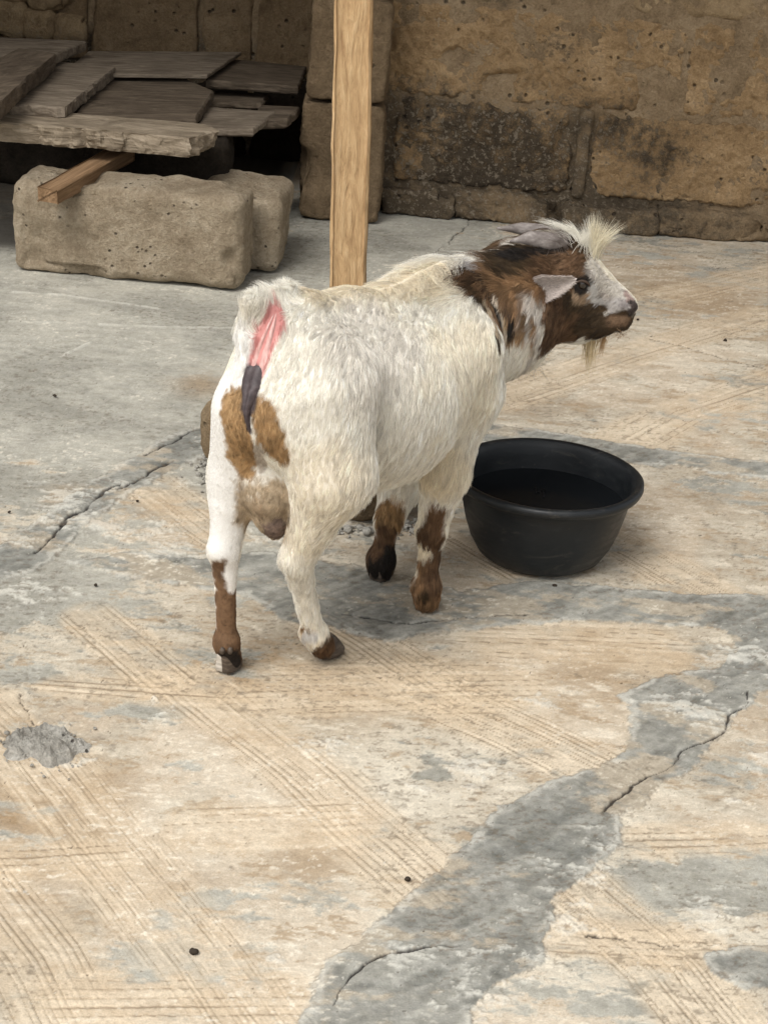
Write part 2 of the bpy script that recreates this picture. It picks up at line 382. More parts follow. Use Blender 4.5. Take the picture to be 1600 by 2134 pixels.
    Z += (fk - .5) * .0005
    mu = C(.42, .36, .275); col = np.maximum(mu + (col - mu) * 1.22, .03)
    gap_shade = sstep(3.78, 3.90, P[:, 1] + (n1 - .5) * .1) * sstep(-0.27, -0.33, P[:, 0] + (n1 - .5) * .06); lay(col, C(.035, .03, .025), 0.9 * gap_shade)  # shade under the boards painted into the floor colour
    far = (Y.ravel() < 1.31) | (Y.ravel() > 4.55); Z[far] = 0
    V = np.concatenate([P, Z[:, None]], 1)
    nu = len(u); idx = np.arange(N_).reshape(len(ys), nu)
    Fc = np.stack([idx[:-1, :-1], idx[:-1, 1:], idx[1:, 1:], idx[1:, :-1]], -1).reshape(-1, 4)
    me = mesh_np('concrete_floor', V, Fc); attr_col(me, 'surface', np.clip(col, 0.02, 0.8))
    return me
def floor_material():
    s = NB('floor_concrete'); v = s.coord(); a = s.attr('surface', 'Color')
    fine = s.noise(v, 420, 2, 0.7)
    f = s.math('ADD', 0.72, s.math('MULTIPLY', fine, 0.56)); g = s.n('ShaderNodeCombineColor'); [s.set(g.inputs[i], f) for i in range(3)]
    return s.done(s.mix(1.0, a, g.outputs[0], 'MULTIPLY'), 0.9, s.bump(fine, 0.5, 0.0012), 0.2)
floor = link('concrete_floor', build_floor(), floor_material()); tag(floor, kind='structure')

# ------------------------------------------------------------------ masonry materials
def block_material(name, c0, c1, c2, soot=0.0, seed=0.0, sc=1.0):
    s = NB(name); geo = s.n('ShaderNodeNewGeometry').outputs['Position']; v = s.mapv(geo, loc=(seed, seed * 1.7, seed * 0.6))
    a = s.noise(v, 9 * sc, 6, 0.62); b = s.noise(v, 45 * sc, 6, 0.78, 0.0); c = s.noise(v, 210, 4, 0.8); big = s.noise(v, 3.2, 4, 0.55)
    col = s.ramp(s.math('ADD', s.math('MULTIPLY', a, 0.5), s.math('MULTIPLY', b, 0.5)), [(0.30, c0), (0.50, c1), (0.68, c2)])
    if soot:
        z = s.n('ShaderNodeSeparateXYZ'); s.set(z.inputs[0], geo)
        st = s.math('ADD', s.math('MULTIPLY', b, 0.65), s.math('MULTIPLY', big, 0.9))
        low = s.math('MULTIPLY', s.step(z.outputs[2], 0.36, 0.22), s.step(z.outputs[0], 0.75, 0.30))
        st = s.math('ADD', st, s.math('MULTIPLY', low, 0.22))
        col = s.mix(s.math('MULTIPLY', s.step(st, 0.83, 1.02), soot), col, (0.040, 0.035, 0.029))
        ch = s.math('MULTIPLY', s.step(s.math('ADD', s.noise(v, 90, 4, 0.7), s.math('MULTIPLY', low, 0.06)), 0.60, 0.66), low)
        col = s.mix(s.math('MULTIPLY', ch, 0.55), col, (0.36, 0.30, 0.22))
    pit = s.math('MULTIPLY', s.step(s.voro(v, 38 * sc), 0.22, 0.08), s.step(a, 0.47, 0.58))
    col = s.mix(s.math('MULTIPLY', pit, 0.8), col, (0.05, 0.04, 0.03))
    f = s.math('ADD', 0.42, s.math('MULTIPLY', c, 1.16)); g = s.n('ShaderNodeCombineColor'); [s.set(g.inputs[i], f) for i in range(3)]
    col = s.mix(1.0, col, g.outputs[0], 'MULTIPLY')
    h = s.math('ADD', s.math('MULTIPLY', b, 1.0), s.math('MULTIPLY', c, 0.5)); h = s.math('SUBTRACT', h, pit)
    return s.done(col, 0.95, s.bump(h, 1.0, 0.013), 0.15)
M_WALL = block_material('wall_block', (0.18, 0.113, 0.057), (0.42, 0.283, 0.150), (0.61, 0.44, 0.262), 0.9, 0.0)
M_WALL2 = block_material('wall_block_pale', (0.18, 0.125, 0.07), (0.40, 0.29, 0.168), (0.56, 0.43, 0.27), 0.4, 4.0)
M_MORT = block_material('wall_mortar', (0.14, 0.098, 0.057), (0.33, 0.24, 0.145), (0.50, 0.385, 0.25), 0.75, 9.0)
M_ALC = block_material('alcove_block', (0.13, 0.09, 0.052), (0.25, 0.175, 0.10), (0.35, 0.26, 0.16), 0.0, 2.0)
M_STONE = block_material('loose_block', (0.24, 0.18, 0.115), (0.44, 0.355, 0.25), (0.62, 0.53, 0.40), 0.0, 6.0, 1.6)
M_PIL = block_material('pillar_block', (0.11, 0.075, 0.043), (0.235, 0.168, 0.10), (0.34, 0.25, 0.155), 0.0, 12.0)
M_FOOT = block_material('footing_stone', (0.10, 0.075, 0.05), (0.26, 0.19, 0.115), (0.38, 0.29, 0.18), 0.0, 15.0)
M_DARK = block_material('gap_shade_block', (0.012, 0.010, 0.008), (0.032, 0.025, 0.018), (0.06, 0.047, 0.034), 0.0, 18.0)  # near-black colour stands in for the deep shade under the boards

def block(name, parent, x0, x1, y0, y1, z0, z1, mat, seed, amp=0.005, rad=0.012, step=0.0065, fine=0.002, chip=0.0):
    V, Fc = rough_box((x1 - x0, y1 - y0, z1 - z0), step, rad, amp, 19, seed, fine, chip)
    V = V + np.array([(x0 + x1) / 2, (y0 + y1) / 2, z0])
    return link(name, mesh_np(name, V, Fc), mat, parent)

# the back wall right of the pillar
YW = 4.36
wall = empty('block_wall', (0.4, YW, 0)); tag(wall, 'brown earthen block wall with black damp stains at the back right', 'wall', None, 'thing')
inv = Matrix.Translation(-wall.location)
def wb(name, *a, **k):
    o = block(name, wall, *a, **k); o.matrix_parent_inverse = inv; return o
wb('mortar_bed', -0.12, 1.60, YW + 0.004, YW + 0.14, 0.0, 2.7, M_MORT, 31, amp=0.010, step=0.012)
sd_ = 40
for (z0, z1, xs, mm) in ((0.268, 0.468, (-0.08, 0.585, 1.06, 1.54), M_WALL), (0.072, 0.258, (-0.045, 0.358, 0.398, 0.815, 1.22, 1.58), M_WALL),
                         (0.482, 0.69, (-0.08, 0.34, 0.79, 1.24, 1.58), M_WALL2), (0.705, 0.91, (-0.08, 0.18, 0.63, 1.08, 1.53), M_WALL2)):
    for i in range(len(xs) - 1):
        if xs[i + 1] - xs[i] < 0.06:
            wb('mortar_joint', xs[i] + 0.004, xs[i + 1] - 0.004, YW - 0.010, YW + 0.08, z0 - 0.01, z1 + 0.006, M_MORT, sd_, amp=0.004); sd_ += 1; continue
        wb('block', xs[i] + 0.004, xs[i + 1] - 0.006, YW + rng.uniform(-0.004, 0.004), YW + 0.12, z0, z1, mm, sd_, amp=0.014, fine=0.008, chip=0.035, step=0.005 if z1 < .5 and xs[i] < .9 else .014); sd_ += 1
for i, (x0, x1, d, h) in enumerate(((-0.06, 0.10, 0.035, 0.058), (0.105, 0.34, 0.030, 0.062), (0.345, 0.56, 0.045, 0.055), (0.565, 0.83, 0.035, 0.060), (0.835, 1.15, 0.03, 0.06), (1.155, 1.6, 0.03, 0.058))):
    wb('plinth_stone', x0, x1, YW - d, YW + 0.1, 0.0, h, M_MORT, 70 + i, amp=0.013, rad=0.010, fine=0.006, chip=0.03, step=0.005)

# the alcove wall behind the boards
YA = 4.74
alc = empty('alcove_wall', (-0.7, YA, 0)); tag(alc, 'shaded brown block wall behind the stacked boards', 'wall', None, 'thing')
inv2 = Matrix.Translation(-alc.location)
def ab(name, *a, **k):
    o = block(name, alc, *a, **k); o.matrix_parent_inverse = inv2; return o
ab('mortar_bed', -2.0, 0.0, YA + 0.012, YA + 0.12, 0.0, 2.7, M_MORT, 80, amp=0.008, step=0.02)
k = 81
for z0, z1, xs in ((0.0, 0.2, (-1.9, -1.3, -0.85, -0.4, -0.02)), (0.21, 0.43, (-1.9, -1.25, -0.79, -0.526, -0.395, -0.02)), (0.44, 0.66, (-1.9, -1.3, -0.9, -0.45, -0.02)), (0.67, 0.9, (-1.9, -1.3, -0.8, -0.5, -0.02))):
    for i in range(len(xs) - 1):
        ab('block', xs[i] + 0.004, xs[i + 1] - 0.006, YA + rng.uniform(-0.006, 0.006), YA + 0.1, z0, z1, M_ALC if z0 > .15 else M_DARK, k, step=.0065 if .15 < z0 < .43 else .015, amp=0.007, fine=0.003, chip=0.015); k += 1  # lowest course takes the painted-in gap shade
for i, (x, z, w_, h_) in enumerate(((-0.985, 0.25, 0.10, 0.09), (-0.905, 0.255, 0.075, 0.075), (-0.96, 0.335, 0.07, 0.07), (-0.83, 0.25, 0.085, 0.07), (-0.885, 0.325, 0.10, 0.08), (-0.99, 0.39, 0.1, 0.06))):
    ab('rubble_stone', x - w_ / 2, x + w_ / 2, YA - 0.045, YA + 0.05, z, z + h_, M_WALL2, 100 + i, amp=0.012, rad=0.022, chip=0.02)
# side wall closing the alcove on the left, out of frame
sw = empty('alcove_side_wall', (-1.25, 4.3, 0)); tag(sw, 'brown block wall closing the alcove on the left', 'wall', None, 'structure')
o = block('block', sw, -1.40, -1.28, 3.6, 4.74, 0.0, 2.7, M_ALC, 120, step=0.03); o.matrix_parent_inverse = Matrix.Translation(-sw.location)

# the pillar between alcove and wall
pil = empty('block_pillar', (-0.155, 4.3, 0)); tag(pil, 'rough brown block pillar behind the timber post', 'pillar', None, 'thing')
inv3 = Matrix.Translation(-pil.location)
z = 0.0
for i, h_ in enumerate((0.265, 0.225, 0.215, 0.22, 0.22, 0.22, 0.22, 0.22, 0.22)):
    o = block('block', pil, -0.240 + rng.uniform(-.004, .004), -0.062 + rng.uniform(-.003, .003), 4.235, 4.76, z, z + h_ - 0.006, M_PIL, 130 + i, amp=0.008, fine=0.003, chip=0.02, step=.0065 if i < 3 else .015)
    o.matrix_parent_inverse = inv3; z += h_

# the lean-to roof that shades the back of the yard, above the picture
M_TIN = NB('roof_sheet').done((0.20, 0.17, 0.14), 0.6)
def corrugated(x0, x1, y0, y1, z0, z1):
    nx = 260; xs = np.linspace(x0, x1, nx); zz = 0.012 * np.sin(xs * 2 * math.pi / 0.076)
    V = np.concatenate([np.stack([xs, np.full(nx, y0), z0 + zz], 1), np.stack([xs, np.full(nx, y1), z1 + zz], 1)])
    i = np.arange(nx - 1); return V, np.stack([i, i + 1, i + 1 + nx, i + nx], 1)
V, Fc = corrugated(-2.4, 2.4, 2.72, 5.0, 2.50, 2.75)
roof = link('roof_sheet', mesh_np('roof_sheet', V, Fc), M_TIN); tag(roof, 'rusty corrugated lean-to roof over the back of the yard', 'roof')

# ------------------------------------------------------------------ wood
def wood_material(name, dark, mid, light, scale=(3, 60, 60), knots=0.3, bumpd=0.004, bs=0.6):
    s = NB(name); v = s.coord(); oi = s.n('ShaderNodeObjectInfo').outputs['Random']
    add = s.n('ShaderNodeVectorMath', operation='ADD'); s.set(add.inputs[0], v); cm = s.n('ShaderNodeCombineXYZ')
    [s.set(cm.inputs[i], s.math('MULTIPLY', oi, 13.7 * (i + 1))) for i in range(3)]; s.set(add.inputs[1], cm.outputs[0]); v = add.outputs[0]
    g = s.noise(s.mapv(v, scale), 1.0, 6, 0.68, 1.6); g2 = s.noise(s.mapv(v, tuple(q * 3.5 for q in scale)), 1.0, 4, 0.7); blo = s.noise(v, 9, 5, 0.6)
    col = s.ramp(s.math('ADD', s.math('MULTIPLY', g, 0.65), s.math('MULTIPLY', g2, 0.35)), [(0.32, dark), (0.5, mid), (0.68, light)])
    col = s.mix(s.math('MULTIPLY', s.step(blo, 0.52, 0.75), knots), col, dark)
    h = s.math('ADD', g, s.math('MULTIPLY', g2, 0.6))
    return s.done(col, 0.88, s.bump(h, bs, bumpd), 0.2)
M_BOARD = wood_material('weathered_board', (0.075, 0.058, 0.042), (0.185, 0.150, 0.112), (0.32, 0.265, 0.205), (7, 26, 30), 0.5, 0.006, 0.8)
M_BOARD_D = wood_material('dark_board', (0.042, 0.031, 0.022), (0.108, 0.083, 0.059), (0.19, 0.150, 0.11), (7, 24, 30), 0.5, 0.006, 0.8)
M_BOARD_L = wood_material('pale_board', (0.115, 0.090, 0.062), (0.26, 0.21, 0.15), (0.42, 0.35, 0.265), (7, 26, 40), 0.6, 0.008, 0.9)
M_STICK = wood_material('brown_timber', (0.10, 0.058, 0.030), (0.22, 0.135, 0.072), (0.36, 0.235, 0.135))
M_POST = wood_material('fresh_timber', (0.27, 0.16, 0.078), (0.49, 0.325, 0.17), (0.65, 0.47, 0.275), (9, 60, 60), 0.25, 0.005, 0.9)

def slab(name, pts, thick, mat, label, seed, jag=0.004, step=0.012, rows=5, grp='boards stacked in the alcove', edge=0.004):
    """A board: top outline given as points in space, thickness downwards; broken edges by jitter. Local x runs along its first edge."""
    pts = [np.asarray(p, float) for p in pts]
    org = np.mean(pts, 0); ex = pts[1] - pts[0]; ex /= np.linalg.norm(ex)
    nrm = np.cross(pts[1] - pts[0], pts[2] - pts[1]); nrm /= np.linalg.norm(nrm)
    if nrm[2] < 0: nrm = -nrm
    ey = np.cross(nrm, ex); R = np.stack([ex, ey, nrm], 1)
    L = [(p - org) @ R for p in pts]
    out = []
    r = np.random.default_rng(seed)
    for a, b in zip(L, L[1:] + L[:1]):
        n = max(2, int(np.linalg.norm(b - a) / step))
        for t in np.arange(n) / n: out.append(a + (b - a) * t)
    out = np.array(out); out[:, 2] = 0
    n = len(out)
    c = out[:, :2].mean(0)
    nz = fbm(np.concatenate([out[:, :2], np.full((n, 1), seed * 1.3)], 1), 30, 3, seed) - 0.5
    rad = out[:, :2] - c; rad /= np.linalg.norm(rad, axis=1, keepdims=True) + 1e-9
    out[:, :2] += rad * (nz * 2 * jag)[:, None]
    rings = []
    inner = out.copy(); inner[:, :2] -= rad * edge; inner[:, 2] = 0.0; rings.append(inner)
    for k in range(rows):
        q = out.copy(); q[:, 2] = -edge * 0.8 - (thick - edge) * k / (rows - 1)
        q[:, :2] += rad * ((fbm(np.concatenate([out[:, :2] * 1, q[:, 2:]], 1), 70, 3, seed + 3) - 0.5) * 2 * jag * 1.3 - (0.004 if k == rows - 1 else 0))[:, None]
        rings.append(q)
    bot = rings[-1].copy(); bot[:, :2] -= rad * 0.003; rings.append(bot)
    V = np.concatenate(rings); bm = bmesh.new(); bv = [bm.verts.new(p) for p in V]
    ccw = np.sum(out[:, 0] * np.roll(out[:, 1], -1) - np.roll(out[:, 0], -1) * out[:, 1]) > 0
    for k in range(len(rings) - 1):
        for i in range(n):
            j = (i + 1) % n; f = [bv[k * n + i], bv[(k + 1) * n + i], bv[(k + 1) * n + j], bv[k * n + j]]
            bm.faces.new(f if ccw else f[::-1])
    top = [bv[i] for i in range(n)]; bm.faces.new(top if ccw else top[::-1])
    bo = [bv[(len(rings) - 1) * n + i] for i in range(n)]; bm.faces.new(bo[::-1] if ccw else bo)
    me = bpy.data.meshes.new(name); bm.to_mesh(me); bm.free()
    o = link(name, me, mat, smooth=False)
    mw = Matrix.Identity(4)
    for i in range(3):
        for j in range(3): mw[i][j] = R[i, j]
        mw[i][3] = org[i]
    o.matrix_world = mw
    return tag(o, label, 'board', grp)

slab('board', [gp(-40, 250, .268), gp(402, 288, .268), gp(452, 268, .268), gp(425, 258, .268), gp(-40, 218, .268)], 0.040, M_BOARD_L, 'pale thick board with ragged broken edge, frontmost of the stack', 1, 0.012, 0.005, 7)
slab('board', [gp(150, 246, .262), gp(408, 248, .262), gp(446, 188, .262), gp(390, 165, .262), gp(225, 155, .262)], 0.026, M_BOARD_D, 'dark board with a rounded far corner, just behind the front board', 2, 0.004)
slab('board', [gp(20, 216, .290), gp(136, 224, .290), gp(240, 140, .290), gp(95, 125, .290)], 0.026, M_BOARD, 'short weathered board with a torn red-tinged end near the left', 3, 0.007, 0.007)
slab('board', [gp(-60, 225, .330), gp(6, 208, .330), gp(118, 110, .330), gp(40, 100, .330), gp(-60, 150, .330)], 0.036, M_BOARD_D, 'dark splintered plank lying slantwise on top at the left', 4, 0.006, 0.008)
slab('board', [gp(-60, 118, .318), gp(96, 122, .318), gp(180, 85, .318), gp(-60, 74, .318)], 0.024, M_BOARD, 'smooth brown board at the upper left against the alcove wall', 5, 0.003)
slab('board', [gp(130, 152, .280), gp(432, 156, .280), gp(503, 108, .280), gp(185, 106, .280)], 0.010, M_BOARD, 'thin flat grey sheet lying at the back of the stack', 6, 0.0015, edge=0.002)
slab('board', [gp(430, 166, .262), gp(622, 180, .262), gp(640, 138, .262), gp(480, 122, .262)], 0.020, M_BOARD_D, 'brown board whose right end touches the pillar', 7, 0.003)
slab('board', [gp(410, 268, .240), gp(528, 268, .240), gp(576, 232, .240), gp(430, 222, .240)], 0.018, M_BOARD, 'lower brown board jutting out right of the front board', 8, 0.003)
slab('board', [gp(520, 250, .238), gp(600, 248, .238), gp(626, 222, .238), gp(545, 218, .238)], 0.022, M_BOARD_D, 'small broken board beside the foot of the pillar', 9, 0.005, 0.008)
slab('board', [gp(430, 212, .225), gp(545, 216, .225), gp(562, 196, .225), gp(450, 188, .225)], 0.014, M_BOARD_D, 'small dark board end inside the gap of the stack', 10, 0.006, 0.008)

# brown timber offcut lying from the loose block back under the boards
def beam(name, a, b, w_, h_, mat, label, cat, seed=0, jag=0.002, grp=None, up=(0, 0, 1), rings=14):
    a, b = np.asarray(a, float), np.asarray(b, float); ex = b - a; L = np.linalg.norm(ex); ex /= L
    ey = np.cross(np.asarray(up, float), ex); ey /= np.linalg.norm(ey); ez = np.cross(ex, ey)
    R = np.stack([ex, ey, ez], 1); prof = []
    e = min(w_, h_) * 0.08
    for sx, sy in ((-1, -1), (1, -1), (1, 1), (-1, 1)):
        for k in (0, 1):
            cx, cy = sx * (w_ / 2), sy * (h_ / 2)
            prof.append((cx - sx * e * ((k == 0) == (sx * sy > 0)), cy - sy * e * ((k == 1) == (sx * sy > 0))))
    prof2 = []
    for i in range(8):                                  # extra points along the faces
        p, q = np.array(prof[i]), np.array(prof[(i + 1) % 8]); prof2.append(p)
        if np.linalg.norm(q - p) > e * 3:
            for t in (0.25, 0.5, 0.75): prof2.append(p + (q - p) * t)
    prof2 = np.array(prof2); n = len(prof2); V = []
    for k in range(rings + 1):
        x = L * k / rings; P = np.concatenate([np.full((n, 1), x), prof2], 1)
        d = (fbm(P * np.array([0.25, 1, 1]), 60, 3, seed) - 0.5) * 2 * jag
        P[:, 1:] *= (1 + d / (w_ / 2))[:, None]; V.append(P)
    V = np.concatenate(V); bm = bmesh.new(); bv = [bm.verts.new(p) for p in V]
    for k in range(rings):
        for i in range(n):
            j = (i + 1) % n; bm.faces.new([bv[k * n + i], bv[k * n + j], bv[(k + 1) * n + j], bv[(k + 1) * n + i]])
    bm.faces.new([bv[i] for i in range(n)][::-1]); bm.faces.new([bv[rings * n + i] for i in range(n)])
    bmesh.ops.recalc_face_normals(bm, faces=bm.faces)
    me = bpy.data.meshes.new(name); bm.to_mesh(me); bm.free(); o = link(name, me, mat, smooth=False)
    mw = Matrix.Identity(4)
    for i in range(3):
        for j in range(3): mw[i][j] = R[i, j]
        mw[i][3] = a[i]
    o.matrix_world = mw
    return tag(o, label, cat, grp)
beam('timber_offcut', at(100, 408, 3.615), at(260, 318, 3.93), 0.045, 0.030, M_STICK, 'short brown timber offcut resting on the big loose block', 'timber', 5, 0.003)

# ------------------------------------------------------------------ loose blocks
def loose(name, size, loc, rz, seed, label, mat=M_STONE, step=0.005, **k):
    V, Fc = rough_box(size, step, k.get('rad', 0.024), k.get('amp', 0.009), k.get('freq', 11), seed, k.get('fine', 0.0028), k.get('chip', 0.02))
    o = link(name, mesh_np(name, V, Fc), mat); o.location = loc; o.rotation_euler = (k.get('rx', 0), k.get('ry', 0), rz)
    return tag(o, label, 'block', 'loose blocks on the floor')
loose('loose_block', (0.450, 0.135, 0.186), (-0.530, 3.745, 0.002), -0.07, 3, 'long pale sandy block lying in front of the boards', rx=0.03, ry=-0.012)
loose('loose_block', (0.17, 0.20, 0.155), (-0.330, 3.905, 0.0), -0.05, 8, 'smaller sandy block tucked behind the right end of the long one')
loose('support_block', (0.205, 0.16, 0.225), (-0.475, 4.02, 0.0), 0.02, 11, 'shade-coloured block in the dark holding up the front board', M_DARK)
loose('support_block', (0.40, 0.16, 0.225), (-0.80, 4.40, 0.0), 0.02, 12, 'shade-coloured block deep in the dark under the boards at the left', M_DARK, step=0.02)

# ------------------------------------------------------------------ the post in its lump of footing
post_b, post_t = np.array([-0.0655, 2.775, 0.02]), np.array([-0.175, 2.775, 2.50])
beam('timber_post', post_b, post_t, 0.046, 0.053, M_POST, 'upright pale orange timber post standing behind the goat', 'post', 21, 0.0026, up=(1, 0, 0), rings=110)
V, Fc = rough_box((0.36, 0.24, 0.15), 0.006, 0.06, 0.022, 9, 23, 0.004, 0.02)
ft = link('footing_stone', mesh_np('footing_stone', V, Fc), M_FOOT); ft.location = (-0.095, 2.75, -0.002); ft.rotation_euler = (0, 0, math.radians(-33))
tag(ft, 'rough brown lump of stone behind the goat around the foot of the post', 'stone')

# ------------------------------------------------------------------ black basin
def lathe(prof, n=96):
    a = np.linspace(0, 2 * math.pi, n, endpoint=False); prof = np.asarray(prof, float)
    V = np.stack([prof[:, 0][:, None] * np.cos(a), prof[:, 0][:, None] * np.sin(a), np.repeat(prof[:, 1][:, None], n, 1)], -1).reshape(-1, 3)
    k = len(prof); i = np.arange(n); fs = []
    for r in range(k - 1):
        fs.append(np.stack([r * n + i, r * n + (i + 1) % n, (r + 1) * n + (i + 1) % n, (r + 1) * n + i], 1))
    return V, np.concatenate(fs)
def basin_material():
    s = NB('black_plastic'); v = s.coord()
    sc = s.noise(s.mapv(v, (1, 1, 3)), 40, 5, 0.7); b = s.noise(v, 7, 4, 0.6); sp = s.step(s.voro(v, 60), 0.10, 0.04)
    col = s.mix(s.math('MULTIPLY', s.step(sc, 0.50, 0.75), 0.5), (0.0085, 0.0105, 0.0125), (0.028, 0.030, 0.030))
    col = s.mix(s.math('MULTIPLY', sp, s.math('MULTIPLY', s.step(b, 0.5, 0.6), 0.25)), col, (0.11, 0.10, 0.085))
    du = s.noise(s.mapv(v, (1, 1, 2.2)), 16, 6, 0.75, 0.8); col = s.mix(s.math('MULTIPLY', s.step(du, 0.54, 0.72), 0.30), col, (0.12, 0.105, 0.085))
    return s.done(col, s.step(sc, 0.3, 0.7, 0.36, 0.55), s.bump(sc, 0.12, 0.002), 0.4)
M_BASIN = basin_material()
bc = gp(1141, 983, 0.128)
basin = empty('basin', (bc[0], bc[1], 0.0)); tag(basin, 'black plastic basin of water on the floor before the goat', 'basin')
prof = [(0.0005, 0.001), (0.056, 0.001), (0.076, 0.003), (0.086, 0.010), (0.097, 0.030), (0.105, 0.053), (0.1115, 0.081), (0.1155, 0.103), (0.1165, 0.111), (0.1225, 0.1125), (0.1285, 0.1140), (0.1305, 0.1185), (0.1300, 0.1235), (0.1265, 0.1262),
        (0.1215, 0.1258), (0.1180, 0.1230), (0.1150, 0.117), (0.1125, 0.102), (0.1085, 0.080), (0.102, 0.053), (0.094, 0.030), (0.082, 0.013), (0.065, 0.0065), (0.0005, 0.006)]
prof = [(r * 1.045, z) for r, z in prof]; V, Fc = lathe(prof); V[:, 0] *= 1 + .006 * np.sin(V[:, 1] * 30); link('bowl', mesh_np('bowl', V, Fc), M_BASIN, basin)
V, Fc = lathe([(0.0005, 0.0845), (0.05, 0.0845), (0.10, 0.0846), (0.1142, 0.0852)])
s = NB('water'); s.b.inputs['IOR'].default_value = 1.33
wv = s.noise(s.coord(), 22, 2, 0.5)
M_WATER = s.done((0.007, 0.0082, 0.0095), 0.18, s.bump(wv, 0.05, 0.002), 0.06)
link('water', mesh_np('water', V, Fc), M_WATER, basin)
M_MARK = NB('mark_black').done((0.004, 0.004, 0.004), 0.6)  # strokes of a small dark mark, laid on the water surface
for (x0, y0, x1, y1) in ((1116, 1016, 1117, 1028), (1116, 1024, 1124, 1026), (1127, 1022, 1132, 1021), (1131, 1021, 1133, 1036)):
    a_, b_ = gp(x0, y0, .0852) - np.array([bc[0], bc[1], 0]), gp(x1, y1, .0852) - np.array([bc[0], bc[1], 0]); e_ = b_ - a_; n_ = np.array([-e_[1], e_[0], 0]); n_ *= .0011 / np.linalg.norm(n_); u_ = np.array([0, 0, .0008])
    V = [a_ - n_, a_ + n_, b_ + n_, b_ - n_]; V = np.array(V + [v + u_ for v in V])
    link('mark_stroke', mesh_np('mark_stroke', V, np.array([(0, 1, 2, 3), (7, 6, 5, 4), (0, 4, 5, 1), (1, 5, 6, 2), (2, 6, 7, 3), (3, 7, 4, 0)])), M_MARK, basin)

# ------------------------------------------------------------------ crumbs, rubble and droppings
def lump(r, seed, sq=0.7, n=1):
    bm = bmesh.new(); bmesh.ops.create_icosphere(bm, subdivisions=n, radius=1.0); V = np.array([v.co[:] for v in bm.verts]); Fc = np.array([[v.index for v in f.verts] for f in bm.faces]); bm.free()
    d = 1 + (fbm(V * 1.0 + seed * 5.1, 1.3, 2, seed) - .5) * 1.1; V = V * d[:, None] * np.array([1, .8, sq]) * r; V[:, 2] -= V[:, 2].min(); return V, Fc
def crumbs(name, spots, mat, label, kind='stuff'):
    Vs, Fs, b = [], [], 0; r_ = np.random.default_rng(len(spots) + 5)
    for i, (x, y, z, rad) in enumerate(spots):
        V, Fc = lump(rad, int(r_.integers(0, 999)), r_.uniform(.4, .8)); a = r_.uniform(0, 6.28); R = np.array([[math.cos(a), -math.sin(a), 0], [math.sin(a), math.cos(a), 0], [0, 0, 1]])
        Vs.append(V @ R.T + [x, y, z - rad * .25]); Fs.append(Fc + b); b += len(V)
    o = link(name, mesh_np(name, np.concatenate(Vs), np.concatenate(Fs)), mat, smooth=False); tag(o, label, None, None, kind); return o
M_CRUMB = block_material('mortar_crumb', (0.20, 0.18, 0.15), (0.56, 0.53, 0.47), (0.80, 0.77, 0.70), 0.0, 21.0, 2.0)
r_ = np.random.default_rng(3); sp = []
for i in range(1100):
    a = r_.uniform(-2.9, 0.45); k = 0.96 + abs(r_.normal(0, .09)); lx, ly = 0.185 * k * math.cos(a), 0.14 * k * math.sin(a); c_, s_ = math.cos(math.radians(-33)), math.sin(math.radians(-33))
    sp.append((-0.095 + lx * c_ - ly * s_, 2.75 + lx * s_ + ly * c_, 0.0, float(np.clip(r_.lognormal(-6.3, .6), .0008, .010))))
tag(crumbs('mortar_crumbs', sp, M_CRUMB, 'pale mortar crumbs scattered around the foot of the stone'), cat='crumbs')
c0 = gp(92, 1560); nn_ = 90; gx, gy = np.meshgrid(np.linspace(-.075, .075, nn_), np.linspace(-.055, .055, nn_), indexing='ij'); Q = np.stack([gx.ravel(), gy.ravel(), np.zeros(gx.size)], 1)
rr = np.hypot(Q[:, 0] / .055, Q[:, 1] / .042) + (fbm(Q, 40, 3, 71) - .5) * 1.3; hh = sstep(1.0, .45, rr) * (.004 + .022 * fbm(Q, 60, 3, 72, .6) + .020 * (fbm(Q, 170, 3, 73, .65) - .5)) - .004
idx = np.arange(nn_ * nn_).reshape(nn_, nn_); Q[:, 2] = hh; Q += [c0[0], c0[1], 0]
rb = link('crumbled_mortar', mesh_np('crumbled_mortar', Q, np.stack([idx[:-1, :-1], idx[1:, :-1], idx[1:, 1:], idx[:-1, 1:]], -1).reshape(-1, 4)), M_CRUMB); tag(rb, 'rough crumbled grey-white mortar splat on the floor at the left', 'mortar')
sp = []
for i in range(120):
    u_ = r_.normal(0, 1, 2); sp.append((c0[0] + u_[0] * .032, c0[1] + u_[1] * .026, .001, float(np.clip(r_.lognormal(-6.5, .4), .0008, .004))))
o = crumbs('crumb', sp, M_CRUMB, None); o.parent = rb
M_DROP = NB('dropping').done((0.035, 0.026, 0.018), 0.8)
for i, (x, y, r, lab) in enumerate(((1155, 1223, .0042, 'dark round dropping on the grey strip below the basin'), (848, 1838, .0046, 'dark dropping left of the wide grey mortar strip'), (405, 1990, .0062, 'brown crumpled bit on the combed floor at the lower left'),
        (115, 828, .0045, 'dark bit on the grey floor at the far left'), (200, 1222, .0034, 'small dark dropping left of the hind hooves'), (1328, 668, .0042, 'dark dropping on the floor beyond the chin of the goat'), (20, 1070, .0034, 'tiny dark bit at the left edge of the floor'),
        (287, 1047, .0034, 'small dark bit on the pale scuffed floor left of the goat'), (1510, 712, .0050, 'dark bit on the floor at the right near the wall'))):
    V, Fc = lump(r * .72, 300 + i, .75, 2); o = link('dropping', mesh_np('dropping', V, Fc), M_DROP); p = gp(x, y); o.location = (p[0], p[1], .0005); tag(o, lab, 'dropping', 'droppings and bits on the floor')

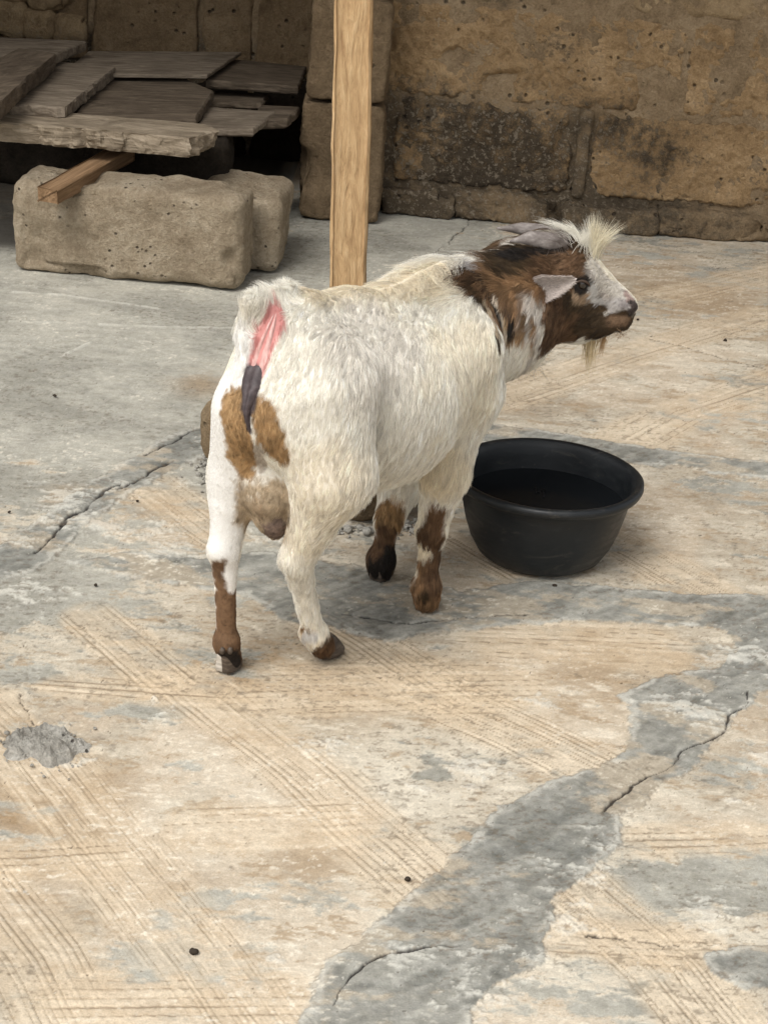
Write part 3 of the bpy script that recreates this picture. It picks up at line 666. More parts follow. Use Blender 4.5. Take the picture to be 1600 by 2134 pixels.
# ------------------------------------------------------------------ the goat
GA, GD, GN = np.array([-0.116, 2.17]), np.array([0.558, 0.83]), np.array([0.83, -0.558])
def G(t, s, z):                            # goat frame: t forwards, s to its right, z up
    q = GA + t * GD + s * GN; return np.array([q[0], q[1], z])
def gs(px, py, s):                         # the point in the goat's lengthwise plane s that the photograph shows at a pixel
    d = ray(px, py); n = np.array([GN[0], GN[1], 0.0]); o = np.array([GA[0], GA[1], 0.0]) + s * n
    k = ((o - CC) @ n) / (d @ n); return CC + k * d
HS = 0.004
LO, HI = np.array([-0.30, 1.97, -0.012]), np.array([0.42, 2.68, 0.60])
SH = np.ceil((HI - LO) / HS).astype(int) + 1
FLD = np.full(SH, 0.2, np.float32)
AX = [LO[i] + HS * np.arange(SH[i]) for i in range(3)]
def _sub(lo, hi):
    i0 = np.clip(np.floor((lo - LO) / HS).astype(int), 0, SH - 1); i1 = np.clip(np.ceil((hi - LO) / HS).astype(int) + 1, 1, SH)
    sl = tuple(slice(i0[i], i1[i]) for i in range(3))
    g = np.stack(np.meshgrid(AX[0][sl[0]], AX[1][sl[1]], AX[2][sl[2]], indexing='ij'), -1)
    return sl, g
def _blend(sl, d, k):
    f = FLD[sl]; h = np.maximum(k - np.abs(f - d), 0) / k
    FLD[sl] = np.minimum(f, d) - h * h * k * 0.25
def cone(a, b, ra, rb, k=0.02, flat=None):
    """Tapered limb segment; flat = (axis, factor) squeezes it along an axis."""
    a, b = np.asarray(a, float), np.asarray(b, float); m_ = max(ra, rb) + k + 0.01
    if flat is not None: m_ *= max(1.0, flat[1])
    sl, g = _sub(np.minimum(a, b) - m_, np.maximum(a, b) + m_)
    w_ = g - a; e = b - a; L2 = e @ e
    t = np.clip((w_ @ e) / (L2 + 1e-12), 0, 1); q = w_ - t[..., None] * e
    if flat is not None:
        ax = np.asarray(flat[0], float); ax /= np.linalg.norm(ax); c = q @ ax; q = q + ((1 / flat[1] - 1) * c)[..., None] * ax
    d = np.linalg.norm(q, axis=-1) - (ra + (rb - ra) * t)
    _blend(sl, d, k)
def ball(c, r, k=0.02, flat=None): cone(c, np.asarray(c, float) + 1e-6, r, r, k, flat)
def chain(pts, rs, k=0.012, flat=None):
    for i in range(len(pts) - 1): cone(pts[i], pts[i + 1], rs[i], rs[i + 1], k, flat)

# trunk: lofted oval sections along t
TT = np.array([-0.100, -0.085, -0.055, -0.02, 0.03, 0.09, 0.15, 0.20, 0.25, 0.30, 0.345, 0.385])
TZ = np.array([0.395, 0.393, 0.386, 0.372, 0.347, 0.332, 0.325, 0.325, 0.331, 0.338, 0.348, 0.355])
TA = np.array([0.008, 0.024, 0.040, 0.060, 0.106, 0.124, 0.126, 0.115, 0.095, 0.075, 0.052, 0.024])
TB = np.array([0.025, 0.062, 0.085, 0.100, 0.115, 0.121, 0.120, 0.113, 0.103, 0.096, 0.074, 0.034])
sl, g = _sub(LO, HI)
gt = (g[..., 0] - GA[0]) * GD[0] + (g[..., 1] - GA[1]) * GD[1]; gs_ = (g[..., 0] - GA[0]) * GN[0] + (g[..., 1] - GA[1]) * GN[1]
a_, b_, z_ = np.interp(gt, TT, TA), np.interp(gt, TT, TB), np.interp(gt, TT, TZ)
dz = (g[..., 2] - z_); q = np.sqrt((gs_ / a_) ** 2 + (dz / b_) ** 2)
d = (q - 1) * np.minimum(a_, b_); over = np.maximum(np.maximum(gt - TT[-1], TT[0] - gt), 0)
FLD[:] = np.minimum(FLD, np.where(over > 0, np.hypot(np.maximum(d, 0), over) + 0.002, d)).astype(np.float32)
del gt, gs_, a_, b_, z_, dz, q, d, over, g
chain([G(-0.06, 0, .458), G(0.0, 0, .450), G(0.10, 0, .430), G(0.19, 0, .415), G(0.25, 0, .425), G(0.30, 0, .425)], [.022, .022, .022, .020, .022, .022], 0.04)   # spine
# haunches, thighs and hind legs
for sgn, knee, hock, fet, toe in (
        (-1, gs(495, 985, -0.038), gs(468, 1150, -0.040), gs(472, 1338, -0.036), gs(480, 1372, -0.035)),
        (1, gs(694, 985, 0.090), gs(618, 1166, 0.052), gs(654, 1318, 0.040), gs(672, 1345, 0.037))):
    hip = G(-0.035, 0.058, 0.385) if sgn > 0 else G(-0.03, -0.022, .37)
    ball(G(-0.03, 0.048 if sgn > 0 else -0.014, .405), .048 if sgn > 0 else .034, .03)
    cone(hip, knee, .070 if sgn > 0 else .040, .047 if sgn > 0 else .025, .035)
    cone(G(-0.075, 0.030 if sgn > 0 else -.016, .355), knee + (hock - knee) * .25 if sgn < 0 else G(-0.02, .07, .29), .036, .026, .03)
    cone(knee, hock, .043 if sgn > 0 else .029, .0175, .02)
    back = np.array([-GD[0], -GD[1], 0.5]) * 0.013
    ball(hock + back, .0125, .012)                                             # point of hock
    cone(hock + back * .6, knee + (hock - knee) * .45 + back * 1.2, .008, .012, .012)
    cone(hock, hock + (fet - hock) * .25, .0165, .0135, .012)
    cone(hock + (fet - hock) * .2, fet, .0135, .0125, .008)
    ball(fet, .0148, .010); cone(fet, toe, .0138, .015, .010)
# shoulders and forelegs
for sgn, elb, kn, fet, toe in (
        (1, gs(926, 985, 0.062), gs(899, 1105, 0.053), gs(888, 1222, 0.052), gs(889, 1248, 0.0517)),
        (-1, gs(838, 1000, -0.058), gs(810, 1085, -0.052), gs(794, 1165, -0.052), gs(793, 1186, -0.052))):
    ball(G(0.265, sgn * .052, .365), .056, .04); ball(G(0.285, sgn * 0.056, .305), .046, .03)
    cone(G(0.275, sgn * .058, .305), elb, .044, .030, .025)
    cone(elb, kn, .030, .0175, .015); ball(kn, .0185, .01)
    cone(kn, fet, .0150, .0135, .008); ball(fet, .0175, .010); cone(fet, toe, .0165, .0170, .010)
# brisket, neck
cone(G(0.315, 0, .325), G(0.265, 0, .255), .050, .044, .035)
NK = [G(0.305, 0.0, .375), at(1030, 655, 2.475), at(1085, 632, 2.515), at(1125, 612, 2.535)]
chain(NK, [.080, .076, .066, .054], .03, (np.array([0.3, -0.95, 0.0]), .80))
cone(G(0.295, 0.0, .335), at(1062, 695, 2.505), .058, .044, .03)
# head in profile, seen from its right side
YH = 2.545
fy = (np.array([0, 1.0, 0]), 0.80)
def hp(x, y, dy=0.0): return at(x, y, YH + dy)
ball(hp(1150, 590), .050, .02, fy)
cone(hp(1165, 575), hp(1205, 578), .046, .036, .02, fy)                        # brow
chain([hp(1200, 585), hp(1245, 606), hp(1285, 630), hp(1306, 640)], [.033, .0255, .0195, .0155], .012, fy)   # nasal bone to nose
cone(hp(1140, 650), hp(1205, 662), .044, .034, .02, fy); chain([hp(1205, 662), hp(1255, 664), hp(1288, 666)], [.031, .0215, .0150], .012, fy)  # jaw and chin
ball(hp(1296, 668), .0125, .008, fy)
for dy in (-.020, .020): ball(hp(1213, 586, dy), .019, .012)                   # brow over the eye sockets
for dy in (-.0095, .0095): ball(hp(1308, 634, dy), .0095, .006)
cone(hp(1178, 525, 0), hp(1140, 515, 0), .026, .022, .02)                        # poll
ball(hp(1090, 568), .040, .03, fy); ball(hp(1065, 575, -.02), .038, .03)
# udder, tail root
UD = 0.010
ball(gs(562, 1005, UD), .031, .012); chain([gs(564, 1032, UD), gs(570, 1075, UD), gs(574, 1106, UD)], [.0305, .022, .0110], .010)
chain([G(-0.072, 0, .462), G(-0.084, 0, .488), gs(597, 604, 0)], [.018, .010, .004], .016)

# socket, nostril and mouth dents
def dent(c, r, depth):
    c = np.asarray(c, float); sl, g = _sub(c - 2 * r, c + 2 * r); FLD[sl] += depth * np.exp(-((g - c) ** 2).sum(-1) / (r * r))
dent(hp(1214, 594, -.034), .012, .006)
dent(G(.045, .118, .385), .022, .007); dent(G(.02, .112, .345), .02, .004); dent(G(.235, .105, .26), .03, .006)
dent(hp(1313, 629, -.016), .0055, .006)
for x, y in ((1322, 655), (1308, 656), (1294, 657), (1280, 657), (1268, 656)): dent(hp(x, y, -.012), .0045, .0045)

def surface_nets(Fd, lo, h):
    s = Fd < 0; nx, ny, nz = Fd.shape
    acc = np.zeros((nx - 1, ny - 1, nz - 1, 3), np.float32); cnt = np.zeros((nx - 1, ny - 1, nz - 1), np.float32)
    for ax in range(3):
        o1, o2 = [(1, 2), (0, 2), (0, 1)][ax]
        for i in (0, 1):
            for j in (0, 1):
                A = [slice(0, -1)] * 3; B = [slice(0, -1)] * 3
                A[ax], B[ax] = slice(0, -1), slice(1, None)
                for o_, v_ in ((o1, i), (o2, j)):
                    A[o_] = B[o_] = slice(1, None) if v_ else slice(0, -1)
                fa, fb = Fd[tuple(A)], Fd[tuple(B)]; m_ = s[tuple(A)] != s[tuple(B)]
                t = np.where(m_, fa / np.where(m_, fa - fb, 1), 0)
                off = np.zeros(acc.shape, np.float32); off[..., ax] = t; off[..., o1] = i; off[..., o2] = j
                acc += off * m_[..., None]; cnt += m_
    act = cnt > 0; idx = -np.ones(act.shape, np.int64); idx[act] = np.arange(act.sum())
    cell = np.argwhere(act); V = (cell + acc[act] / cnt[act][:, None]) * h + lo
    quads = []
    for ax in range(3):
        o1, o2 = [(1, 2), (2, 0), (0, 1)][ax]
        A = [slice(1, -1)] * 3; B = [slice(1, -1)] * 3; A[ax] = slice(0, -1); B[ax] = slice(1, None)
        fa, fb = s[tuple(A)], s[tuple(B)]
        for flip in (False, True):
            e = np.argwhere((fa & ~fb) if not flip else (~fa & fb))
            e = e.copy(); e[:, o1] += 1; e[:, o2] += 1
            c = []
            for i, j in ((1, 1), (0, 1), (0, 0), (1, 0)):
                q = e.copy(); q[:, o1] -= i; q[:, o2] -= j; c.append(idx[q[:, 0], q[:, 1], q[:, 2]])
            q = np.stack(c, 1); quads.append(q[:, ::-1] if flip else q)
    return V, np.concatenate(quads)
GV, GF = surface_nets(FLD, LO, HS)
GV = GV.astype(np.float64)
nb = np.concatenate([GF[:, [0, 1]], GF[:, [1, 2]], GF[:, [2, 3]], GF[:, [3, 0]]])
for _ in range(2):
    acc = np.zeros_like(GV); cn = np.zeros(len(GV))
    for a, b in ((0, 1), (1, 0)): np.add.at(acc, nb[:, a], GV[nb[:, b]]); np.add.at(cn, nb[:, a], 1)
    GV = GV * 0.5 + 0.5 * acc / np.maximum(cn, 1)[:, None]
GNRM = vnormals(GV, GF)
bvh = BVHTree.FromPolygons([tuple(v) for v in GV], [tuple(int(i) for i in f) for f in GF])
def on(px, py, fallback=2.3):              # the point of the hide that shows at a pixel
    d = ray(px, py); h_ = bvh.ray_cast(Vector(CC), Vector(d).normalized())
    if h_[0] is None:
        h_ = bvh.find_nearest(Vector(at(px, py, fallback)))
    return np.array(h_[0]), np.array(h_[1])

# coat colours: markings as soft spheres and runs on the hide
CREAM, YEL, BROWN, DARKB, BLK, ORG, WHITE, GREY, TANF = ((.90, .862, .775), (.82, .74, .59), (.155, .090, .049), (.065, .042, .022), (.022, .017, .014), (.275, .165, .085), (.88, .86, .82), (.50, .47, .45), (.385, .245, .12))
MARK = []
def mk(c, r, *px, soft=0.35, fb=2.3):
    pts = [on(x, y, fb)[0] for x, y in px]
    MARK.append((np.array(c), r, pts, soft))
MARK.append((np.array((.11, .065, .033)), .050, [at(995, 560, 2.51), at(1040, 545, 2.545), at(1100, 535, 2.57), at(1170, 530, 2.575)], .3))
mk(YEL, .030, (650, 606), (760, 600), (860, 590), (930, 570), soft=.9)
mk((.84, .775, .655), .05, (690, 1010), (650, 1100), soft=.9); mk(YEL, .04, (930, 980), soft=.9); mk((.84, .80, .73), .06, (760, 740), (800, 700), soft=.9)
mk(WHITE, .03, (500, 720), (475, 800), (465, 1000), (465, 1120))
mk(TANF, .022, (488, 850), (496, 900), (508, 955), soft=.25); mk(TANF, .012, (500, 960), (515, 985), soft=.3); mk(TANF, .018, (552, 862), (562, 900), (574, 940), soft=.25); mk((.55, .49, .42), .007, (540, 930), (545, 980))
mk(BROWN, .020, (470, 1190), (472, 1260), (474, 1330), (478, 1385)); mk(BROWN, .016, (485, 1250), (488, 1330)); MARK.append((np.array(BROWN), .030, [gs(476, 1345, -.03), gs(480, 1395, -.03)], .3)); MARK.append((np.array(BROWN), .027, [gs(684, 1350, .04), gs(690, 1385, .04)], .3)); MARK.append((np.array(ORG), .028, [gs(890, 1225, .052), gs(892, 1270, .052)], .3)); MARK.append((np.array(DARKB), .030, [gs(794, 1160, -.052), gs(794, 1210, -.052)], .3)); mk(BLK, .014, (490, 1388), (480, 1372)); mk(WHITE, .010, (488, 1150), (487, 1220))
mk(BROWN, .015, (676, 1272), (684, 1300), (690, 1330), soft=.5); MARK.append((np.array(BROWN), .017, [gs(672, 1275, .034), gs(684, 1310, .036)], .5)); mk(BROWN, .024, (690, 1345), (680, 1372)); mk(TANF, .012, (634, 1322), soft=.7); mk((.6, .58, .55), .010, (645, 1330))
mk(BROWN, .017, (912, 1065), (905, 1095), (900, 1128)); mk(ORG, .015, (885, 1185), (885, 1225), (890, 1260)); mk(BROWN, .014, (905, 1160), (908, 1230)); mk(DARKB, .009, (884, 1243), soft=.9); mk(YEL, .012, (880, 1150))
mk(TANF, .022, (815, 1070), (810, 1100), fb=2.4); mk(BROWN, .026, (800, 1130), (792, 1165), fb=2.4); mk(BLK, .022, (790, 1188), (792, 1210), fb=2.4); mk(BLK, .012, (815, 1150), (812, 1175), fb=2.4)
MARK.append((np.array((.46, .365, .255)), .045, [gs(566, 1015, UD), gs(572, 1065, UD)], .2)); mk((.27, .20, .165), .014, (572, 1098), (574, 1115)); mk((.40, .31, .215), .010, (535, 1045), (548, 1080)); 
mk(BROWN, .024, (985, 575), (1025, 640), (1052, 720), fb=2.45); mk(ORG, .030, (1040, 580), (1065, 640), (1068, 690), fb=2.5); mk((.30, .20, .105), .020, (1060, 720), (1056, 765), fb=2.5, soft=1.2); mk((.55, .50, .44), .014, (1075, 790), (1095, 765), fb=2.5, soft=1.0); mk(BROWN, .012, (958, 565), (985, 600), fb=2.45); mk(BLK, .006, (1000, 565), (1025, 615), (1045, 690), fb=2.47); mk(BLK, .0065, (1018, 560), (1050, 620), (1068, 690), fb=2.5); mk(DARKB, .005, (985, 590), (1015, 650), (1035, 710), fb=2.5); mk((.45, .33, .2), .004, (1010, 575), (1035, 620), (1055, 680), fb=2.5)
mk((.52, .49, .47), .012, (985, 552), (1005, 556), fb=2.45)
mk(BROWN, .050, (1080, 570), (1130, 560), (1180, 560), fb=2.53); mk(ORG, .032, (1070, 585), (1092, 612), fb=2.53, soft=.7); mk(DARKB, .028, (1060, 545), (1100, 530), (1150, 525), (1200, 535), fb=2.54); mk(BLK, .014, (1070, 535), (1110, 530), (1180, 520), fb=2.54)
mk(BROWN, .034, (1150, 575), (1190, 570), fb=2.54); mk(DARKB, .026, (1180, 650), (1220, 660), fb=2.54); mk(BROWN, .026, (1150, 640), (1150, 690), (1190, 690), fb=2.54)
mk((.60, .56, .51), .018, (1108, 645), (1105, 700), (1098, 745), fb=2.52, soft=1.2); mk((.30, .19, .10), .005, (1092, 650), (1085, 720), fb=2.52, soft=.8); mk((.28, .18, .10), .005, (1112, 660), (1108, 730), fb=2.52, soft=.8); mk((.60, .52, .42), .0035, (1030, 620), (1050, 690), (1056, 740), fb=2.5, soft=.9); mk((.52, .42, .30), .003, (1010, 620), (1030, 690), fb=2.5, soft=.9); mk((.34, .22, .12), .006, (1080, 690), (1072, 750), fb=2.5, soft=.9); mk(CREAM, .03, (1060, 770), (1075, 745), fb=2.5)
mk((.40, .29, .19), .011, (1205, 616), (1222, 618), fb=2.54); mk((.40, .36, .32), .018, (1246, 582), (1258, 612), (1275, 625), fb=2.54, soft=.6); mk((.22, .15, .10), .006, (1236, 606), (1240, 630), fb=2.54, soft=.9); mk((.58, .54, .48), .010, (1236, 550), (1258, 585), (1290, 610), fb=2.54)
mk(GREY, .014, (1278, 640), (1300, 640), fb=2.54, soft=.8); mk((.30, .27, .26), .008, (1300, 634), (1306, 630), fb=2.54, soft=.8); mk((.42, .40, .38), .010, (1245, 632), (1255, 640), fb=2.54, soft=.8); mk((.36, .27, .24), .007, (1306, 613), (1318, 628), fb=2.54); mk(DARKB, .020, (1228, 685), (1248, 682), (1275, 682), (1300, 675), fb=2.54); mk(BLK, .0028, (1316, 657), (1290, 659), (1268, 657), fb=2.54, soft=.6); mk((.16, .10, .06), .009, (1300, 668), (1275, 668), fb=2.54, soft=.8); mk((.09, .07, .065), .008, (1322, 640), (1318, 646), fb=2.54); mk(BLK, .003, (1312, 630), fb=2.54)
mk(BLK, .012, (1213, 593), fb=2.54); mk((.62, .60, .57), .007, (1237, 600), (1240, 625), fb=2.54); mk(DARKB, .008, (1230, 640), (1255, 648), fb=2.54)
PINK = [on(x, y)[0] for x, y in ((575, 658), (560, 690), (546, 725), (536, 765))]; VUL = [on(x, y)[0] for x, y in ((527, 775), (524, 815), (517, 848))]; DRIP = [on(x, y)[0] for x, y in ((517, 850), (516, 875), (521, 898))]
MARK.append((np.array((.05, .035, .035)), .004, DRIP, .3))

def seg_d(P, pts):
    if len(pts) == 1: return np.linalg.norm(P - pts[0], axis=1)
    d = np.full(len(P), 1e9)
    for a, b in zip(pts[:-1], pts[1:]):
        e = b - a; w_ = P - a; t = np.clip((w_ @ e) / (e @ e + 1e-12), 0, 1); d = np.minimum(d, np.linalg.norm(w_ - t[:, None] * e, axis=1))
    return d
def coat(P):
    n = fbm(P, 40, 3, 51); n2 = fbm(P, 12, 2, 52); n3 = fbm(P, 160, 2, 53)
    c = np.array(CREAM)[None] * (0.90 + 0.2 * n2)[:, None] + np.zeros((len(P), 3))
    c += (np.array(YEL) - c) * (0.55 * sstep(0.48, 0.72, n2))[:, None]
    for col, r, pts, soft in MARK:
        d = seg_d(P, pts) + (n - 0.5) * min(r, .03) * 0.9 + (n3 - .5) * min(r, .03) * .6
        c += (col - c) * sstep(r * (1 + soft * .5), r * (1 - soft * .5), d)[:, None]
    dk = sstep(.55, .25, c[:, 1]); return c * (1 + dk * ((n - .5) * .9 + (n3 - .5) * .6))[:, None]
VC = coat(GV); VC *= (1 - .18 * sstep(.10, .16, GV[:, 2]))[:, None]  # hide darkened beneath the fur, painting shade between the strands
for pts, c, r in ((PINK, (.60, .27, .25), .013), (VUL, (.06, .045, .045), .011)):
    f = sstep(r * 1.2, r * .8, seg_d(GV, pts)); VC += (np.array(c) - VC) * f[:, None]
goat = empty('goat', G(0.12, 0, 0)); tag(goat, 'cream and brown dwarf goat standing with its head turned right', 'goat')
GINV = Matrix.Translation(-goat.location)
def gpart(name, me, mat, parent=None):
    o = link(name, me, mat, parent or goat)
    if parent is None: o.matrix_parent_inverse = GINV
    return o
s = NB('goat_hide'); ca = s.attr('coat', 'Color'); s.b.inputs['Subsurface Weight'].default_value = 0.0
M_HIDE = s.done(ca, 0.8, s.bump(s.noise(s.coord(), 350, 3, 0.7), 0.4, 0.001), 0.2)
me = mesh_np('body', GV, GF); attr_col(me, 'coat', VC); body = gpart('body', me, M_HIDE)

# ---- fur: strands rooted on the hide
def hair_mat(name, rough=0.55):
    s = NB(name); c = s.attr('tint', 'Color')
    s.b.inputs['Subsurface Weight'].default_value = 0.0
    tr = s.n('ShaderNodeBsdfTranslucent'); s.set(tr.inputs['Color'], c); mx = s.n('ShaderNodeMixShader'); mx.inputs[0].default_value = 0.25
    s.t.links.new(s.b.outputs[0], mx.inputs[1]); s.t.links.new(tr.outputs[0], mx.inputs[2]); s.t.links.new(mx.outputs[0], s.out.inputs['Surface'])
    return s.done(c, rough, None, 0.3)
M_FUR = hair_mat('fur')
def strands(name, PTS, RAD, TINT, parent=None):
    """PTS (n, k, 3), RAD (n, k), TINT (n, 3)."""
    n, k = PTS.shape[:2]; cu = bpy.data.hair_curves.new(name); cu.add_curves([k] * n)
    cu.attributes['position'].data.foreach_set('vector', PTS.astype(np.float32).ravel()) if 'position' in cu.attributes else cu.points.foreach_set('position', PTS.astype(np.float32).ravel())
    ra = cu.attributes.get('radius') or cu.attributes.new('radius', 'FLOAT', 'POINT'); ra.data.foreach_set('value', RAD.astype(np.float32).ravel())
    ct = cu.attributes.new('tint', 'FLOAT_COLOR', 'CURVE'); c4 = np.ones((n, 4), np.float32); c4[:, :3] = np.clip(TINT, 0.005, 0.95); ct.data.foreach_set('color', c4.ravel())
    cu.materials.append(M_FUR)
    o = bpy.data.objects.new(name, cu); COL.objects.link(o); o.parent = parent or goat
    if parent is None: o.matrix_parent_inverse = GINV
    return o
def sample(nn, dens):
    tri = np.concatenate([GF[:, [0, 1, 2]], GF[:, [0, 2, 3]]])
    A = np.linalg.norm(np.cross(GV[tri[:, 1]] - GV[tri[:, 0]], GV[tri[:, 2]] - GV[tri[:, 0]]), axis=1) * dens(GV[tri].mean(1))
    ti = rng.choice(len(tri), nn, p=A / A.sum()); r1, r2 = rng.random(nn), rng.random(nn); m_ = r1 + r2 > 1; r1[m_], r2[m_] = 1 - r1[m_], 1 - r2[m_]
    w3 = np.stack([1 - r1 - r2, r1, r2], 1); T = tri[ti]
    P = (GV[T] * w3[..., None]).sum(1); Nn = (GNRM[T] * w3[..., None]).sum(1); return P, Nn / np.linalg.norm(Nn, axis=1, keepdims=True)
def gf(P):
    q = P[:, :2] - GA; return q @ GD, q @ GN, P[:, 2]
HEADC = hp(1200, 610)
def flow(P, Nn):
    """Combing direction and length of the coat."""
    t, s_, z = gf(P); n_ = len(P)
    fwd = np.array([GD[0], GD[1], 0.0]); up = np.array([0, 0, 1.0])
    D = -0.38 * fwd[None] - 1.0 * up[None] + np.zeros((n_, 3))
    topf = sstep(0.55, 0.95, Nn[:, 2])[:, None]
    side = np.sign(s_)[:, None] * np.array([GN[0], GN[1], 0.0])
    D = D * (1 - topf) + (-1.0 * fwd + 0.5 * side) * topf
    L = np.full(n_, 0.0140)
    # rump: hair falls away from the tail, stands up on the tail itself
    tail = sstep(0.038, 0.014, seg_d(P, [G(-0.082, 0, .478), gs(595, 600, 0)]))
    outw = P - G(-0.04, 0, .43); D = D * (1 - tail[:, None]) + (outw / np.linalg.norm(outw, axis=1, keepdims=True) * 0.45 + up * 0.95 + fwd * 0.25) * tail[:, None]; L += (0.006 - 0.010 * sstep(0.0, -0.02, s_)) * tail
    # withers bristle
    wi = sstep(0.085, 0.03, seg_d(P, [G(0.24, 0, .44), G(0.31, 0, .455), at(960, 585, 2.46)])); D = D * (1 - wi[:, None]) + (0.9 * up - 0.5 * fwd + 0.45 * side) * wi[:, None]; L += 0.022 * wi
    # shorter on the legs
    leg = sstep(0.235, 0.155, z); L = L * (1 - leg) + 0.0105 * leg; low = sstep(0.11, 0.07, z); L = L * (1 - low) + 0.0085 * low
    D = D * (1 - leg[:, None]) + (-up - 0.1 * fwd) * leg[:, None]
    # left thigh seen from behind is sleek
    sleek = sstep(0.03, -0.03, s_) * sstep(0.08, -0.02, t) * sstep(0.46, 0.42, z); L = L * (1 - 0.72 * sleek)
    rear = sstep(-0.055, -0.085, t) * sstep(.46, .42, z); L = L * (1 - 0.5 * rear)
    # neck flows back along the neck and down, head is short and flows back from the nose
    nk = sstep(-0.02, 0.04, (P - G(0.36, 0, .40)) @ np.array([0.75, 0.35, 0.35])); D = D * (1 - nk[:, None]) + (np.array([-0.45, -0.25, -0.85])[None]) * nk[:, None]
    tn = sstep(0.35, 0.8, Nn[:, 2]) * nk; D = D * (1 - tn[:, None]) + np.array([-0.8, -0.2, 0.25])[None] * tn[:, None]
    hd = sstep(1095, 1130, 800 + (P[:, 0] / 0.000638) + 0 * t) * nk
    L = L * (1 - hd) + 0.0075 * hd; D = D * (1 - hd[:, None]) + np.array([-0.9, 0.0, -0.35])[None] * hd[:, None]
    face = sstep(0.045, 0.02, np.linalg.norm(P - hp(1290, 640), axis=1)); L = L * (1 - 0.6 * face)
    thr = sstep(0.05, 0.02, seg_d(P, [hp(1100, 660), hp(1095, 750)])); L += 0.012 * thr
    crown = sstep(0.04, 0.015, seg_d(P, [hp(1050, 545, -.02), hp(1130, 535)])); L += 0.014 * crown; D = D * (1 - .6 * crown[:, None]) + np.array([-.6, 0, .6])[None] * (.6 * crown[:, None])
    for pts, r in ((PINK, .0085), (VUL, .0090), (DRIP, .004)):
        L *= 0.06 + 0.94 * sstep(r * 0.75, r * 1.25, seg_d(P, pts))
    ud = sstep(0.05, 0.035, seg_d(P, [gs(562, 1010, UD), gs(572, 1100, UD)])); L = L * (1 - ud) + 0.005 * ud
    L *= 0.15 + 0.85 * sstep(0.006, 0.012, np.linalg.norm(P - hp(1212, 592, -.036), axis=1))
    return D, L
def grow(name, nn, dens, kpts=6, rad=0.00030, clump=0.55, lift=0.34, ncl=9000, lenk=1.0):
    P, Nn = sample(nn, dens); D, L = flow(P, Nn)
    D = D - (D * Nn).sum(1, keepdims=True) * Nn; D /= np.linalg.norm(D, axis=1, keepdims=True) + 1e-9
    # guide locks
    gi = rng.choice(nn, min(ncl, nn // 3), replace=False); kd = KDTree(len(gi))
    for j, i in enumerate(gi): kd.insert(P[i], j)
    kd.balance(); lock = np.array([kd.find(p)[1] for p in P])
    lr = rng.normal(0, 1, (len(gi), 3)); llen = rng.uniform(0.72, 1.22, len(gi)); ltone = rng.normal(0, 1, len(gi))
    wob = np.stack([fbm(P, 22, 2, 61 + i) - .5 for i in range(3)], 1)
    D = D + lr[lock] * 0.20 + wob * 0.8 + rng.normal(0, 0.14, (nn, 3)); D = D - (D * Nn).sum(1, keepdims=True) * Nn; D /= np.linalg.norm(D, axis=1, keepdims=True) + 1e-9
    L = L * llen[lock] * rng.uniform(0.7, 1.15, nn) * lenk
    lf = lift * (1 + 0.5 * rng.normal(0, 1, nn)).clip(.2, 2.2)
    u = np.linspace(0, 1, kpts); PTS = np.zeros((nn, kpts, 3))
    for j, x in enumerate(u):
        h_ = lf * (x - 0.55 * x * x)
        PTS[:, j] = P + L[:, None] * (D * x + Nn * h_[:, None] + np.array([0, 0, -0.12]) * x * x)
    tip = PTS[gi][lock]                                # the lock's own strand
    w_ = (clump * u ** 1.3)[None, :, None] * np.ones((nn, 1, 1)); near = np.linalg.norm(P - P[gi][lock], axis=1) < 0.012
    PTS = np.where(near[:, None, None], PTS * (1 - w_) + tip * w_, PTS)
    pc = P * .35 + P[gi][lock] * .65; c = coat(pc) * (1 + (0.09 + .22 * sstep(.5, .2, coat(pc)[:, 1])) * ltone[lock] + 0.09 * rng.normal(0, 1, nn) - 0.22 * (rng.random(nn) < .10))[:, None].clip(.6, 1.3)
    for pts, col, r in ((PINK, (.60, .27, .25), .012), (VUL, (.06, .045, .045), .010)):
        c += (np.array(col) - c) * sstep(r * 1.2, r * .8, seg_d(P, pts))[:, None]
    R_ = rad * (1 - 0.75 * u[None] ** 1.5) * rng.uniform(.7, 1.3, (nn, 1)) * (0.55 + 0.45 * sstep(.004, .014, L))[:, None]
    return strands(name, PTS, R_, c)

grow('fur', 290000, lambda p: 1.0 + 0 * p[:, 0], rad=0.00021, ncl=22000, clump=0.42, lift=0.28)

